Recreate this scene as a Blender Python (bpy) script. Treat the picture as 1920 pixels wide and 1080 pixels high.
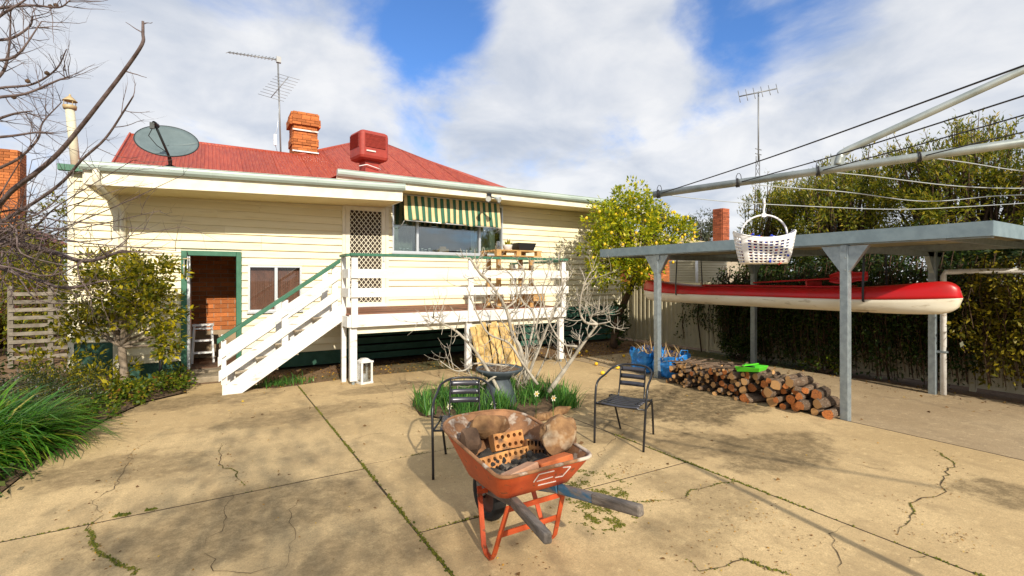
import bpy, math, random
import numpy as np
from mathutils import Vector, Matrix, noise as mnoise
for _o in list(bpy.data.objects): bpy.data.objects.remove(_o)
R = random.Random(7)
NP = np.random.default_rng(11)
scene = bpy.context.scene
col = scene.collection
rad = math.radians
# ------------------------------------------------------------------ camera
CAMH, FPX, CXP, HYP, YAW = 1.70, 919.0, 960.0, 522.0, rad(31.6)
SN, CS = math.sin(YAW), math.cos(YAW)
cam_d = bpy.data.cameras.new('camera'); cam = bpy.data.objects.new('camera', cam_d); col.objects.link(cam)
cam.location = (0, 0, CAMH); cam.rotation_euler = (rad(90), 0, -YAW)
cam_d.sensor_width = 36; cam_d.lens = FPX/1920*36; cam_d.shift_y = -18/1920
cam_d.clip_start = .05; cam_d.clip_end = 2000
scene.camera = cam
# ------------------------------------------------------------------ sky, sun, exposure
SUN_EL, SUN_AZ = rad(28), rad(9)          # light travels towards +Y, a little to +X
w = bpy.data.worlds.new('World'); scene.world = w; w.use_nodes = True
n, l = w.node_tree.nodes, w.node_tree.links
for q in list(n): n.remove(q)
def wn(t, **k):
    q = n.new(t)
    for a, b in k.items(): setattr(q, a, b)
    return q
out = wn('ShaderNodeOutputWorld'); bg = wn('ShaderNodeBackground'); bg.inputs[1].default_value = .10
sky = wn('ShaderNodeTexSky', sky_type='NISHITA'); sky.sun_disc = False
sky.sun_elevation = SUN_EL; sky.sun_rotation = rad(180) + SUN_AZ
sky.air_density = 1.0; sky.dust_density = .3; sky.ozone_density = 2.5
tc = wn('ShaderNodeTexCoord'); nrm = wn('ShaderNodeVectorMath', operation='NORMALIZE'); l.new(tc.outputs['Generated'], nrm.inputs[0])
sep = wn('ShaderNodeSeparateXYZ'); l.new(nrm.outputs[0], sep.inputs[0])
def wm(op, a, b=None, c=None, clamp=False):
    q = wn('ShaderNodeMath', operation=op); q.use_clamp = clamp
    for i, s in enumerate((a, b, c)):
        if s is None: continue
        if isinstance(s, (int, float)): q.inputs[i].default_value = s
        else: l.new(s, q.inputs[i])
    return q.outputs[0]
zz = wm('ADD', wm('MAXIMUM', sep.outputs[2], 0.0), .28)
cmb = wn('ShaderNodeCombineXYZ'); l.new(wm('DIVIDE', sep.outputs[0], zz), cmb.inputs[0]); l.new(wm('DIVIDE', sep.outputs[1], zz), cmb.inputs[1])
def wnoise(sc, det, ro, dist, off):
    mp = wn('ShaderNodeMapping'); mp.inputs['Location'].default_value = off; l.new(cmb.outputs[0], mp.inputs[0])
    q = wn('ShaderNodeTexNoise'); q.inputs['Scale'].default_value = sc; q.inputs['Detail'].default_value = det
    q.inputs['Roughness'].default_value = ro; q.inputs['Distortion'].default_value = dist; l.new(mp.outputs[0], q.inputs['Vector'])
    return q.outputs['Fac']
dens = wm('MULTIPLY_ADD', wnoise(1.7, 10, .58, .35, (3.1, 1.7, 0)), 1.65, -.03)
for (g, c0, k) in (((.38, .94, .50), .982, .27), ((.33, .97, .62), .975, .32), ((1.0, .56, .58), .982, .36), ((.86, .66, .46), .990, .22), ((.08, 1.125, .62), .982, .24)):
    gv = Vector(g).normalized(); d = wn('ShaderNodeVectorMath', operation='DOT_PRODUCT'); l.new(nrm.outputs[0], d.inputs[0]); d.inputs[1].default_value = gv
    mr = wn('ShaderNodeMapRange'); mr.interpolation_type = 'SMOOTHSTEP'; l.new(d.outputs['Value'], mr.inputs[0])
    mr.inputs[1].default_value = c0; mr.inputs[2].default_value = .9995; mr.inputs[3].default_value = 0; mr.inputs[4].default_value = k
    dens = wm('SUBTRACT', dens, mr.outputs[0])
cm = wn('ShaderNodeMapRange'); cm.interpolation_type = 'SMOOTHSTEP'; l.new(dens, cm.inputs[0])
cm.inputs[1].default_value = .28; cm.inputs[2].default_value = .70; cm.inputs[3].default_value = 0; cm.inputs[4].default_value = .95
sh = wm('ADD', wm('MULTIPLY', wnoise(2.6, 7, .55, .3, (7.7, 2.2, 0)), .7), wm('MULTIPLY', wnoise(1.0, 3, .5, 0, (1.2, 8.2, 0)), .3))
cr = wn('ShaderNodeValToRGB'); l.new(sh, cr.inputs[0])
cr.color_ramp.elements[0].position = .36; cr.color_ramp.elements[0].color = (3.9, 4.3, 5.0, 1)
cr.color_ramp.elements[1].position = .60; cr.color_ramp.elements[1].color = (6.7, 6.7, 6.7, 1)
skm = wn('ShaderNodeMix', data_type='RGBA', blend_type='MULTIPLY'); skm.inputs[0].default_value = 1
l.new(sky.outputs[0], skm.inputs[6]); skm.inputs[7].default_value = (.68, .98, 1.38, 1)
mx = wn('ShaderNodeMix', data_type='RGBA'); l.new(cm.outputs[0], mx.inputs[0]); l.new(skm.outputs[2], mx.inputs[6]); l.new(cr.outputs[0], mx.inputs[7])
l.new(mx.outputs[2], bg.inputs[0]); l.new(bg.outputs[0], out.inputs[0])
sd = bpy.data.lights.new('sun', 'SUN'); sd.energy = 4.0; sd.angle = rad(.8); sd.color = (1, .905, .75)
sun = bpy.data.objects.new('sun', sd); col.objects.link(sun); sun.location = (-5, -20, 15)
sun.rotation_euler = Vector((math.sin(SUN_AZ)*math.cos(SUN_EL), math.cos(SUN_AZ)*math.cos(SUN_EL), -math.sin(SUN_EL))).to_track_quat('-Z', 'Y').to_euler()
vs = scene.view_settings; vs.view_transform = 'Standard'; vs.look = 'None'; vs.exposure = .5; vs.gamma = 1; vs.use_curve_mapping = False

# ------------------------------------------------------------------ helpers
def ray(u, v):
    a = (u-CXP)/FPX
    return Vector((SN+a*CS, CS-a*SN, (HYP-v)/FPX))
def at(u, v, X=None, Y=None, z=None, Z=None):
    r = ray(u, v); o = Vector((0, 0, CAMH))
    if X is not None: t = X/r.x
    elif Y is not None: t = Y/r.y
    elif z is not None: t = (z-CAMH)/r.z
    else: t = Z
    return o + r*t
def V(*a): return Vector(a)
WMX = {}
class MB:
    def __init__(s): s.v = []; s.f = []; s.m = []; s.sm = []
    def add(s, vs_, fs, smooth=False, mi=0):
        b = len(s.v); s.v += [tuple(x) for x in vs_]
        for f in fs: s.f.append(tuple(i+b for i in f)); s.m.append(mi); s.sm.append(smooth)
        return s
    def box(s, c, sz, M=None, mi=0, tap=1.0):
        c = Vector(c); hx, hy, hz = (q/2 for q in sz)
        vv = []
        for z in (-1, 1):
            t = tap if z > 0 else 1
            for x, y in ((-1, -1), (1, -1), (1, 1), (-1, 1)): vv.append(Vector((x*hx*t, y*hy*t, z*hz)))
        if M is not None: vv = [M @ q for q in vv]
        return s.add([q+c for q in vv], [(3, 2, 1, 0), (4, 5, 6, 7), (0, 1, 5, 4), (1, 2, 6, 5), (2, 3, 7, 6), (3, 0, 4, 7)], mi=mi)
    def bx(s, x0, x1, y0, y1, z0, z1, mi=0):
        return s.box(((x0+x1)/2, (y0+y1)/2, (z0+z1)/2), (abs(x1-x0), abs(y1-y0), abs(z1-z0)), mi=mi)
    def beam(s, p0, p1, wd, ht, up=(0, 0, 1), mi=0):
        p0, p1 = Vector(p0), Vector(p1); d = (p1-p0).normalized(); up = Vector(up)
        sd_ = d.cross(up)
        if sd_.length < 1e-4: sd_ = d.cross(Vector((1, 0, 0)))
        sd_.normalize(); u = sd_.cross(d)
        vv = []
        for p in (p0, p1):
            for a, b in ((-1, -1), (1, -1), (1, 1), (-1, 1)): vv.append(p+sd_*(a*wd/2)+u*(b*ht/2))
        return s.add(vv, [(0, 1, 2, 3), (7, 6, 5, 4), (1, 0, 4, 5), (2, 1, 5, 6), (3, 2, 6, 7), (0, 3, 7, 4)], mi=mi)
    def tube(s, pts, r, k=8, cap=True, smooth=True, mi=0, capmi=None):
        pts = [Vector(p) for p in pts]; m = len(pts)
        rr = r if isinstance(r, (list, tuple)) else [r]*m
        t0 = (pts[1]-pts[0]).normalized()
        nn = t0.orthogonal().normalized(); vv = []
        for i in range(m):
            t = ((pts[min(i+1, m-1)]-pts[max(i-1, 0)])).normalized()
            nn = nn - t*nn.dot(t)
            if nn.length < 1e-5: nn = t.orthogonal()
            nn.normalize(); bb = t.cross(nn)
            for j in range(k):
                a = 2*math.pi*j/k; vv.append(pts[i]+nn*(rr[i]*math.cos(a))+bb*(rr[i]*math.sin(a)))
        b = len(s.v)
        s.add(vv, [(i*k+j, i*k+(j+1) % k, (i+1)*k+(j+1) % k, (i+1)*k+j) for i in range(m-1) for j in range(k)], smooth, mi)
        if cap:
            for f in ([b+j for j in range(k)][::-1], [b+(m-1)*k+j for j in range(k)]):
                s.f.append(tuple(f)); s.m.append(mi if capmi is None else capmi); s.sm.append(False)
        return s
    def lathe(s, prof, c=(0, 0, 0), k=24, M=None, smooth=True, mi=0):
        c = Vector(c); vv = []
        for r, z in prof:
            for j in range(k):
                a = 2*math.pi*j/k; q = Vector((r*math.cos(a), r*math.sin(a), z)); vv.append((M @ q if M is not None else q)+c)
        return s.add(vv, [(i*k+j, i*k+(j+1) % k, (i+1)*k+(j+1) % k, (i+1)*k+j) for i in range(len(prof)-1) for j in range(k)], smooth, mi)
    def prism(s, poly, axis, a0, a1, mi=0):
        """poly of 2D points extruded along axis 'x','y' or 'z' from a0 to a1"""
        def mk(p, a): return {'x': (a, p[0], p[1]), 'y': (p[0], a, p[1]), 'z': (p[0], p[1], a)}[axis]
        k = len(poly); vv = [mk(p, a0) for p in poly]+[mk(p, a1) for p in poly]
        return s.add(vv, [tuple(range(k))[::-1], tuple(range(k, 2*k))]+[(j, (j+1) % k, k+(j+1) % k, k+j) for j in range(k)], mi=mi)
    def grid(s, fn, nu, nv, smooth=True, mi=0, skip=None, wrap=False):
        vv = [fn(i/nu, j/nv) for i in range(nu+1) for j in range(nv+1)]
        return s.add(vv, [(i*(nv+1)+j, (i+1)*(nv+1)+j, (i+1)*(nv+1)+j+1, i*(nv+1)+j+1) for i in range(nu) for j in range(nv) if not (skip and skip(i, j))], smooth, mi)
    def mesh(s, name, mats, recentre=True):
        me = bpy.data.meshes.new(name)
        a = np.array(s.v, dtype=float).reshape(-1, 3); c = np.zeros(3)
        if recentre and len(a):
            mn, mxx = a.min(0), a.max(0); c = np.array([(mn[0]+mxx[0])/2, (mn[1]+mxx[1])/2, mn[2]])
        me.from_pydata([tuple(q) for q in (a-c)], [], s.f)
        for m_ in (mats if isinstance(mats, (list, tuple)) else [mats]): me.materials.append(m_)
        me.polygons.foreach_set('material_index', s.m); me.polygons.foreach_set('use_smooth', s.sm)
        me.validate(); me.update()
        return me, Vector(c)
    def build(s, name, mats, parent=None, local=False, bevel=0, fixn=False, solid=0, sub=0):
        me, c = s.mesh(name, mats)
        if fixn:
            import bmesh
            bm = bmesh.new(); bm.from_mesh(me); bmesh.ops.recalc_face_normals(bm, faces=bm.faces); bm.to_mesh(me); bm.free()
        base = WMX[parent] if (local and parent) else Matrix()
        o = piece(me, name, base @ Matrix.Translation(c), parent)
        if sub: m_ = o.modifiers.new('sub', 'SUBSURF'); m_.levels = sub; m_.render_levels = sub
        if solid: m_ = o.modifiers.new('solid', 'SOLIDIFY'); m_.thickness = solid; m_.offset = 0
        if bevel: m_ = o.modifiers.new('bevel', 'BEVEL'); m_.width = bevel; m_.segments = 2; m_.limit_method = 'ANGLE'
        return o
def piece(me, name, W, parent=None):
    o = bpy.data.objects.new(name, me); col.objects.link(o)
    if parent is not None:
        o.parent = parent; o.matrix_basis = WMX[parent].inverted() @ W
    else: o.matrix_basis = W
    WMX[o] = W.copy()
    return o
def tag(o, label=None, cat=None, group=None, kind=None):
    if label: o['label'] = label
    if cat: o['category'] = cat
    if group: o['group'] = group
    if kind: o['kind'] = kind
    return o
def thing(name, label, cat, loc=(0, 0, 0), rz=0, group=None, M=None):
    o = bpy.data.objects.new(name, None); col.objects.link(o); o.empty_display_size = .1
    W = M if M is not None else Matrix.Translation(Vector(loc)) @ Matrix.Rotation(rz, 4, 'Z')
    o.matrix_basis = W; WMX[o] = W.copy()
    return tag(o, label, cat, group)
def rot(axis, deg): return Matrix.Rotation(rad(deg), 3, axis)
def lin(r, g, b): return tuple(((c/255+.055)/1.055)**2.4 if c > 10 else c/255/12.92 for c in (r, g, b))

# ------------------------------------------------------------------ materials
def shader(name):
    m = bpy.data.materials.new(name); m.use_nodes = True; nt = m.node_tree
    return m, nt.nodes, nt.links, nt.nodes['Principled BSDF']
def mat(name, c, c2=None, sc=6, rough=.6, bump=0, bsc=50, metal=0, rv=0, stretch=None, lo=.4, hi=.62, spec=.4, detail=5, c3=None, sc3=30, lo3=.62, hi3=.68):
    m, N, L, B = shader(name)
    B.inputs['Roughness'].default_value = rough; B.inputs['Metallic'].default_value = metal; B.inputs['Specular IOR Level'].default_value = spec
    tx = N.new('ShaderNodeTexCoord'); oi = N.new('ShaderNodeObjectInfo')
    ad = N.new('ShaderNodeVectorMath'); ad.operation = 'MULTIPLY_ADD'; L.new(oi.outputs['Random'], ad.inputs[0]); ad.inputs[1].default_value = (37, 53, 71); L.new(tx.outputs['Object'], ad.inputs[2])
    vec = ad.outputs[0]
    if stretch:
        mp = N.new('ShaderNodeVectorMath'); mp.operation = 'MULTIPLY'; L.new(vec, mp.inputs[0]); mp.inputs[1].default_value = stretch; vec = mp.outputs[0]
    def nz(s, d=5):
        q = N.new('ShaderNodeTexNoise'); q.inputs['Scale'].default_value = s; q.inputs['Detail'].default_value = d; q.inputs['Roughness'].default_value = .6; L.new(vec, q.inputs['Vector']); return q.outputs['Fac']
    def rng(f, a, b, x=0, y=1):
        q = N.new('ShaderNodeMapRange'); L.new(f, q.inputs[0]); q.inputs[1].default_value = a; q.inputs[2].default_value = b; q.inputs[3].default_value = x; q.inputs[4].default_value = y; return q.outputs[0]
    def mix(f, a, b):
        q = N.new('ShaderNodeMix'); q.data_type = 'RGBA'; L.new(f, q.inputs[0])
        for i, s in ((6, a), (7, b)):
            if isinstance(s, tuple): q.inputs[i].default_value = (*s[:3], 1)
            else: L.new(s, q.inputs[i])
        return q.outputs[2]
    cur = c
    if c2 is not None: cur = mix(rng(nz(sc, detail), lo, hi), c, c2)
    if c3 is not None: cur = mix(rng(nz(sc3, 4), lo3, hi3), cur, c3)
    if rv:
        h = N.new('ShaderNodeHueSaturation')
        if isinstance(cur, tuple): h.inputs['Color'].default_value = (*cur[:3], 1)
        else: L.new(cur, h.inputs['Color'])
        L.new(rng(oi.outputs['Random'], 0, 1, 1-rv, 1+rv), h.inputs['Value']); cur = h.outputs[0]
    if isinstance(cur, tuple): B.inputs['Base Color'].default_value = (*cur[:3], 1)
    else: L.new(cur, B.inputs['Base Color'])
    if bump:
        b = N.new('ShaderNodeBump'); b.inputs['Strength'].default_value = bump; b.inputs['Distance'].default_value = .01; L.new(nz(bsc, 4), b.inputs['Height']); L.new(b.outputs[0], B.inputs['Normal'])
    return m
def leafmat(name, stops, rough=.45, trans=.35, tcol=None):
    m, N, L, B = shader(name)
    g = N.new('ShaderNodeNewGeometry'); cr_ = N.new('ShaderNodeValToRGB'); L.new(g.outputs['Random Per Island'], cr_.inputs[0])
    e = cr_.color_ramp.elements
    while len(e) < len(stops): e.new(.5)
    for i, (p, c_) in enumerate(stops): e[i].position = p; e[i].color = (*c_, 1)
    L.new(cr_.outputs[0], B.inputs['Base Color']); B.inputs['Roughness'].default_value = rough; B.inputs['Specular IOR Level'].default_value = .35
    tr = N.new('ShaderNodeBsdfTranslucent'); ms = N.new('ShaderNodeMixShader'); ms.inputs[0].default_value = trans
    hs = N.new('ShaderNodeHueSaturation'); hs.inputs['Value'].default_value = 1.5; L.new(cr_.outputs[0], hs.inputs['Color']); L.new(hs.outputs[0], tr.inputs['Color'])
    L.new(B.outputs[0], ms.inputs[1]); L.new(tr.outputs[0], ms.inputs[2]); L.new(ms.outputs[0], N['Material Output'].inputs[0])
    return m
def glassmat(name, tint=(.9, .95, .93), refl=.12):
    m, N, L, B = shader(name); N.remove(B)
    t = N.new('ShaderNodeBsdfTransparent'); t.inputs[0].default_value = (*tint, 1); g = N.new('ShaderNodeBsdfGlossy'); g.inputs['Roughness'].default_value = .015
    lw = N.new('ShaderNodeLayerWeight'); lw.inputs[0].default_value = .5
    mr = N.new('ShaderNodeMapRange'); L.new(lw.outputs['Facing'], mr.inputs[0]); mr.inputs[3].default_value = refl; mr.inputs[4].default_value = refl+.45
    ms = N.new('ShaderNodeMixShader'); L.new(mr.outputs[0], ms.inputs[0]); L.new(t.outputs[0], ms.inputs[1]); L.new(g.outputs[0], ms.inputs[2]); L.new(ms.outputs[0], N['Material Output'].inputs[0])
    return m
M = {}
M['board'] = mat('painted_weatherboard', (.81, .745, .54), (.75, .675, .45), sc=3, rough=.55, rv=.03, stretch=(.4, 1, 3), bump=.06, bsc=30, c3=(.50, .43, .30), sc3=5, lo3=.62, hi3=.78)
M['trim'] = mat('cream_trim_paint', (.80, .76, .62), (.72, .67, .52), sc=4, rough=.5, rv=.02)
M['soffit'] = mat('soffit_paint', (.76, .64, .34), (.68, .56, .28), sc=2, rough=.6)
M['white'] = mat('white_fence_paint', (.75, .745, .73), (.64, .625, .59), sc=4, rough=.65, rv=.05, stretch=(.5, 2.2, 2.2), bump=.3, bsc=30, c3=(.42, .37, .30), sc3=6, lo3=.63, hi3=.70)
M['green'] = mat('green_paint', (.030, .125, .075), (.045, .16, .10), sc=6, rough=.5, rv=.08, c3=(.14, .17, .13), sc3=14, lo3=.66, hi3=.74)
M['darkgreen'] = mat('dark_green_boards', (.018, .075, .05), (.03, .10, .07), sc=5, rough=.65, rv=.15)
M['gutter'] = mat('green_grey_gutter', (.46, .55, .51), (.38, .46, .43), sc=5, rough=.35, stretch=(.3, 1, 1))
M['roofred'] = mat('red_corrugated_iron', (.37, .062, .030), (.28, .042, .024), sc=3.5, rough=.5, rv=.10, stretch=(4, .6, 1), c3=(.43, .115, .06), sc3=6, lo3=.54, hi3=.74)
M['brick'] = mat('orange_brick', (.50, .17, .045), (.34, .095, .03), sc=9, rough=.85, rv=.30, bump=.4, bsc=60)
M['brickdark'] = mat('red_brick', (.42, .115, .045), (.25, .07, .035), sc=9, rough=.85, rv=.35, bump=.4, bsc=60)
M['mortar'] = mat('mortar', (.42, .36, .28), (.34, .29, .22), sc=12, rough=.95)
M['render'] = mat('cement_render', (.36, .27, .17), (.26, .20, .13), sc=4, rough=.95, bump=.3)
M['alu'] = mat('aluminium', (.62, .66, .70), rough=.35, metal=.6)
M['steel'] = mat('galvanised_steel', (.34, .40, .43), (.26, .31, .34), sc=14, rough=.45, metal=.55, bump=.02)
M['galv'] = mat('galvanised_tube', (.40, .44, .43), (.28, .32, .31), sc=10, rough=.42, metal=.5)
M['carfascia'] = mat('grey_steel_fascia', (.25, .33, .37), (.20, .27, .31), sc=7, rough=.5, metal=.25)
M['darkmetal'] = mat('black_metal', (.012, .013, .016), rough=.32, spec=.5)
M['slatmetal'] = mat('black_slat_metal', (.10, .10, .115), rough=.30, metal=.75)
M['dish'] = mat('dish_grey', (.13, .175, .185), (.105, .145, .155), sc=4, rough=.6)
M['dishdark'] = mat('dish_dark', (.02, .028, .03), rough=.5)
M['cooler'] = mat('cooler_red_plastic', (.36, .05, .035), (.29, .042, .03), sc=5, rough=.5)
M['coolerdark'] = mat('cooler_slat', (.22, .035, .026), rough=.6)
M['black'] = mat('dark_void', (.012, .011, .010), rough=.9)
M['mesh'] = mat('fly_mesh', (.055, .040, .030), rough=.8)
M['glass'] = glassmat('window_glass', (.75, .82, .80), .16)
M['glasslow'] = glassmat('low_window_glass', (.86, .9, .88), .04)
M['jarglass'] = glassmat('jar_glass', (.9, .92, .92), .14)
M['curtain'] = mat('pale_curtain', (.36, .38, .32), (.28, .30, .26), sc=3, rough=.9, stretch=(8, 1, .5))
M['blind'] = mat('brown_blind', (.27, .105, .075), (.20, .08, .06), sc=9, rough=.8, rv=.12)
M['creamshade'] = mat('shaded_cream_steel', (.34, .30, .19), (.25, .22, .13), sc=2, rough=.7)  # cream steel darkened, so the left corner's shade is in its colour
M['cream'] = mat('cream_steel', (.52, .47, .33), (.46, .41, .28), sc=3, rough=.5, rv=.04)
M['deckwood'] = mat('red_deck_boards', (.30, .115, .065), (.22, .085, .05), sc=8, rough=.65, rv=.15, stretch=(.4, 2, 1))
M['pallet'] = mat('pallet_pine', (.52, .31, .11), (.40, .22, .075), sc=10, rough=.75, rv=.15)
M['paling'] = mat('pale_paling', (.62, .43, .17), (.46, .29, .10), sc=7, rough=.8, rv=.14, stretch=(2, 2, .5), c3=(.2, .12, .05), sc3=5, lo3=.67, hi3=.71)
M['treadwood'] = mat('worn_white_tread', (.62, .55, .42), (.40, .30, .20), sc=7, rough=.8)
M['urn'] = mat('grey_urn', (.075, .095, .11), (.05, .065, .08), sc=8, rough=.55, bump=.1)
M['soil'] = mat('garden_soil', (.16, .10, .055), (.085, .055, .032), sc=12, rough=1, bump=1, bsc=60)
M['orange'] = mat('orange_barrow_paint', (.54, .088, .022), (.40, .058, .018), sc=5, rough=.5, bump=.12, bsc=9, c3=(.17, .055, .025), sc3=16, lo3=.60, hi3=.68)
M['rusty'] = mat('rusty_tray_inside', (.34, .17, .08), (.13, .065, .035), sc=6, rough=.85, c3=(.52, .44, .36), sc3=6, lo3=.54, hi3=.64, bump=.3)
M['tyre'] = mat('rubber', (.018, .018, .018), rough=.85)
M['rim'] = mat('wheel_rim', (.10, .04, .028), rough=.7)
M['greywood'] = mat('weathered_handle', (.20, .17, .145), (.12, .105, .09), sc=7, rough=.85, stretch=(6, .5, 6), bump=.5, bsc=30)
M['bluewood'] = mat('blue_painted_handle', (.035, .12, .22), (.17, .16, .15), sc=6, rough=.75, stretch=(3, .8, 3), lo=.45, hi=.56, bump=.3)
M['hollow'] = mat('hollow_brick_clay', (.54, .26, .085), (.40, .17, .06), sc=10, rough=.9, rv=.12, c3=(.045, .032, .028), sc3=7, lo3=.50, hi3=.64, bump=.3)
M['pinkbrick'] = mat('pale_pink_brick', (.50, .30, .20), (.42, .22, .13), sc=12, rough=.9, bump=.3)
M['redbrick'] = mat('loose_red_brick', (.50, .14, .045), (.40, .10, .035), sc=12, rough=.9, bump=.3)
M['rock'] = mat('brown_rock', (.30, .17, .075), (.13, .065, .03), sc=7, rough=.9, bump=.8, bsc=20, c3=(.48, .38, .26), sc3=4, lo3=.55, hi3=.66)
M['rockdark'] = mat('scorched_rock', (.17, .10, .06), (.09, .055, .035), sc=6, rough=.95, bump=.8, bsc=20)
M['ash'] = mat('charcoal_ash', (.05, .043, .036), (.20, .17, .14), sc=14, rough=1, bump=1, bsc=60, lo=.5, hi=.62)
M['coal'] = mat('charcoal', (.012, .011, .011), (.03, .028, .026), sc=20, rough=.9)
M['whitemark'] = mat('white_painted_mark', (.75, .70, .66), rough=.6)
M['bark'] = mat('log_bark', (.17, .11, .068), (.075, .05, .034), sc=16, rough=.95, rv=.4, bump=.8, bsc=40, c3=(.33, .27, .21), sc3=7, lo3=.56, hi3=.66)
M['logend'] = mat('log_end_orange', (.58, .21, .055), (.33, .10, .03), sc=7, rough=.85, rv=.35, bump=.3, bsc=60, stretch=(.1, 1, 1), c3=(.14, .06, .03), sc3=3, lo3=.58, hi3=.66)
M['logpale'] = mat('log_end_pale', (.56, .33, .14), (.42, .22, .08), sc=20, rough=.85, rv=.25)
M['limegreen'] = mat('lime_plastic', (.10, .62, .03), rough=.4)
M['bluebag'] = mat('blue_tarp', (.012, .15, .48), (.02, .22, .58), sc=9, rough=.38, bump=.4, bsc=14)
M['straw'] = mat('dry_straw', (.48, .33, .15), (.33, .21, .09), sc=20, rough=.9)
M['canoered'] = mat('canoe_red', (.50, .006, .010), (.40, .012, .012), sc=4, rough=.36)
M['canoecream'] = mat('canoe_cream', (.72, .68, .56), (.64, .58, .45), sc=3, rough=.5, c3=(.36, .30, .21), sc3=7, lo3=.60, hi3=.72, stretch=(1, .5, 2))
M['whiteplastic'] = mat('white_plastic', (.80, .80, .80), rough=.4)
M['bluepeg'] = mat('blue_peg', (.015, .06, .55), rough=.4)
M['redpeg'] = mat('red_peg', (.6, .06, .04), rough=.4)
M['wire'] = mat('line_wire', (.42, .46, .48), rough=.5, metal=.3)
M['darkwire'] = mat('dark_line_wire', (.025, .026, .03), rough=.5)
M['twig'] = mat('bare_branch_bark', (.085, .058, .052), (.17, .13, .125), sc=10, rough=.9, bump=.4)
M['figbark'] = mat('fig_bark', (.44, .40, .33), (.29, .255, .20), sc=9, rough=.85, bump=.3, bsc=40)
M['trunk'] = mat('dark_trunk', (.10, .060, .035), (.055, .034, .02), sc=10, rough=.95, bump=.6)
M['trunkpale'] = mat('pale_trunk', (.30, .24, .18), (.20, .155, .11), sc=10, rough=.95, bump=.5)
M['flue'] = mat('cream_flue', (.62, .60, .46), (.54, .51, .37), sc=5, rough=.5)
M['flueold'] = mat('rusty_cowl', (.40, .27, .12), (.50, .42, .26), sc=10, rough=.7)
M['concretestep'] = mat('rough_concrete_step', (.34, .28, .20), (.22, .18, .12), sc=5, rough=.95, bump=.5)
M['lemonm'] = mat('lemon_skin', (.80, .46, .02), (.80, .56, .03), sc=4, rough=.45, rv=.1)
M['tank'] = mat('cream_tank', (.50, .45, .31), rough=.5)
M['creamroof'] = mat('cream_roof', (.55, .43, .20), (.50, .38, .17), sc=2, rough=.6)
M['gatewood'] = mat('weathered_shaded_slats', (.22, .195, .155), (.14, .12, .095), sc=8, rough=.9, rv=.15)  # weathered grey, darkened further to carry the shade the gate stands in
M['cardboard'] = mat('cardboard', (.45, .25, .10), rough=.9)
M['blacktub'] = mat('black_plastic_tub', (.015, .016, .018), rough=.45)
M['antenna'] = mat('antenna_metal', (.24, .25, .26), rough=.5, metal=.4)
M['lampglass'] = mat('flood_lens', (.55, .57, .55), rough=.15)
M['floor'] = mat('tiled_floor', (.13, .07, .04), (.10, .055, .03), sc=3, rough=.6)
M['awnc'] = mat('awning_cream', (.68, .57, .33), (.60, .49, .26), sc=5, rough=.85)
M['awng'] = mat('awning_green', (.030, .12, .075), (.04, .14, .09), sc=5, rough=.85)
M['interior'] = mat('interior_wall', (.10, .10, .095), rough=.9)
M['rubble'] = mat('leaf_litter_brown', (.22, .12, .05), (.14, .08, .035), sc=20, rough=1)
# leaves
LF = {}
LF['lemon'] = leafmat('lemon_leaf', [(0, (.07, .12, .008)), (.35, (.23, .29, .012)), (.7, (.43, .43, .014)), (1, (.64, .54, .015))])
LF['hedge'] = leafmat('hedge_leaf', [(0, (.035, .06, .006)), (.4, (.12, .145, .010)), (.75, (.27, .255, .014)), (1, (.42, .31, .035))])
LF['dark'] = leafmat('dark_leaf', [(0, (.016, .035, .008)), (.6, (.035, .070, .012)), (1, (.085, .10, .016))])
LF['vine'] = leafmat('vine_leaf', [(0, (.04, .05, .006)), (.5, (.14, .13, .010)), (1, (.34, .27, .02))])
LF['shrub'] = leafmat('shrub_leaf', [(0, (.045, .07, .006)), (.4, (.15, .16, .010)), (.75, (.36, .31, .012)), (1, (.52, .42, .015))])
LF['strap'] = leafmat('strap_leaf', [(0, (.03, .12, .012)), (.5, (.065, .21, .02)), (.85, (.13, .28, .02)), (.95, (.30, .34, .04)), (1, (.42, .33, .12))], rough=.35)
LF['daff'] = leafmat('daffodil_leaf', [(0, (.03, .10, .02)), (.5, (.065, .20, .035)), (1, (.16, .30, .05))], rough=.4)
LF['cover'] = leafmat('cover_leaf', [(0, (.03, .07, .007)), (.6, (.10, .15, .010)), (.9, (.20, .21, .012)), (1, (.28, .10, .03))])
LF['rosemary'] = leafmat('low_shrub_leaf', [(0, (.018, .030, .010)), (.7, (.05, .07, .02)), (.93, (.10, .11, .05)), (1, (.42, .40, .48))])
LF['gum'] = leafmat('gum_leaf', [(0, (.05, .065, .035)), (1, (.13, .14, .08))])
LF['yellowtree'] = leafmat('yellow_green_leaf', [(0, (.06, .09, .008)), (.6, (.18, .18, .014)), (1, (.32, .27, .02))])
LF['moss'] = leafmat('moss', [(0, (.06, .08, .008)), (.5, (.14, .155, .010)), (1, (.22, .19, .03))], rough=.9, trans=.1)
LF['litter'] = leafmat('fallen_leaf', [(0, (.10, .05, .02)), (.6, (.24, .13, .04)), (.85, (.42, .22, .03)), (1, (.60, .40, .03))], rough=.8, trans=.1)
LF['straw'] = leafmat('dry_frond', [(0, (.30, .19, .08)), (1, (.56, .40, .20))], rough=.8, trans=.15)
LF['petal'] = leafmat('petal', [(0, (.75, .72, .50)), (1, (.80, .78, .66))], rough=.6)
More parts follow.
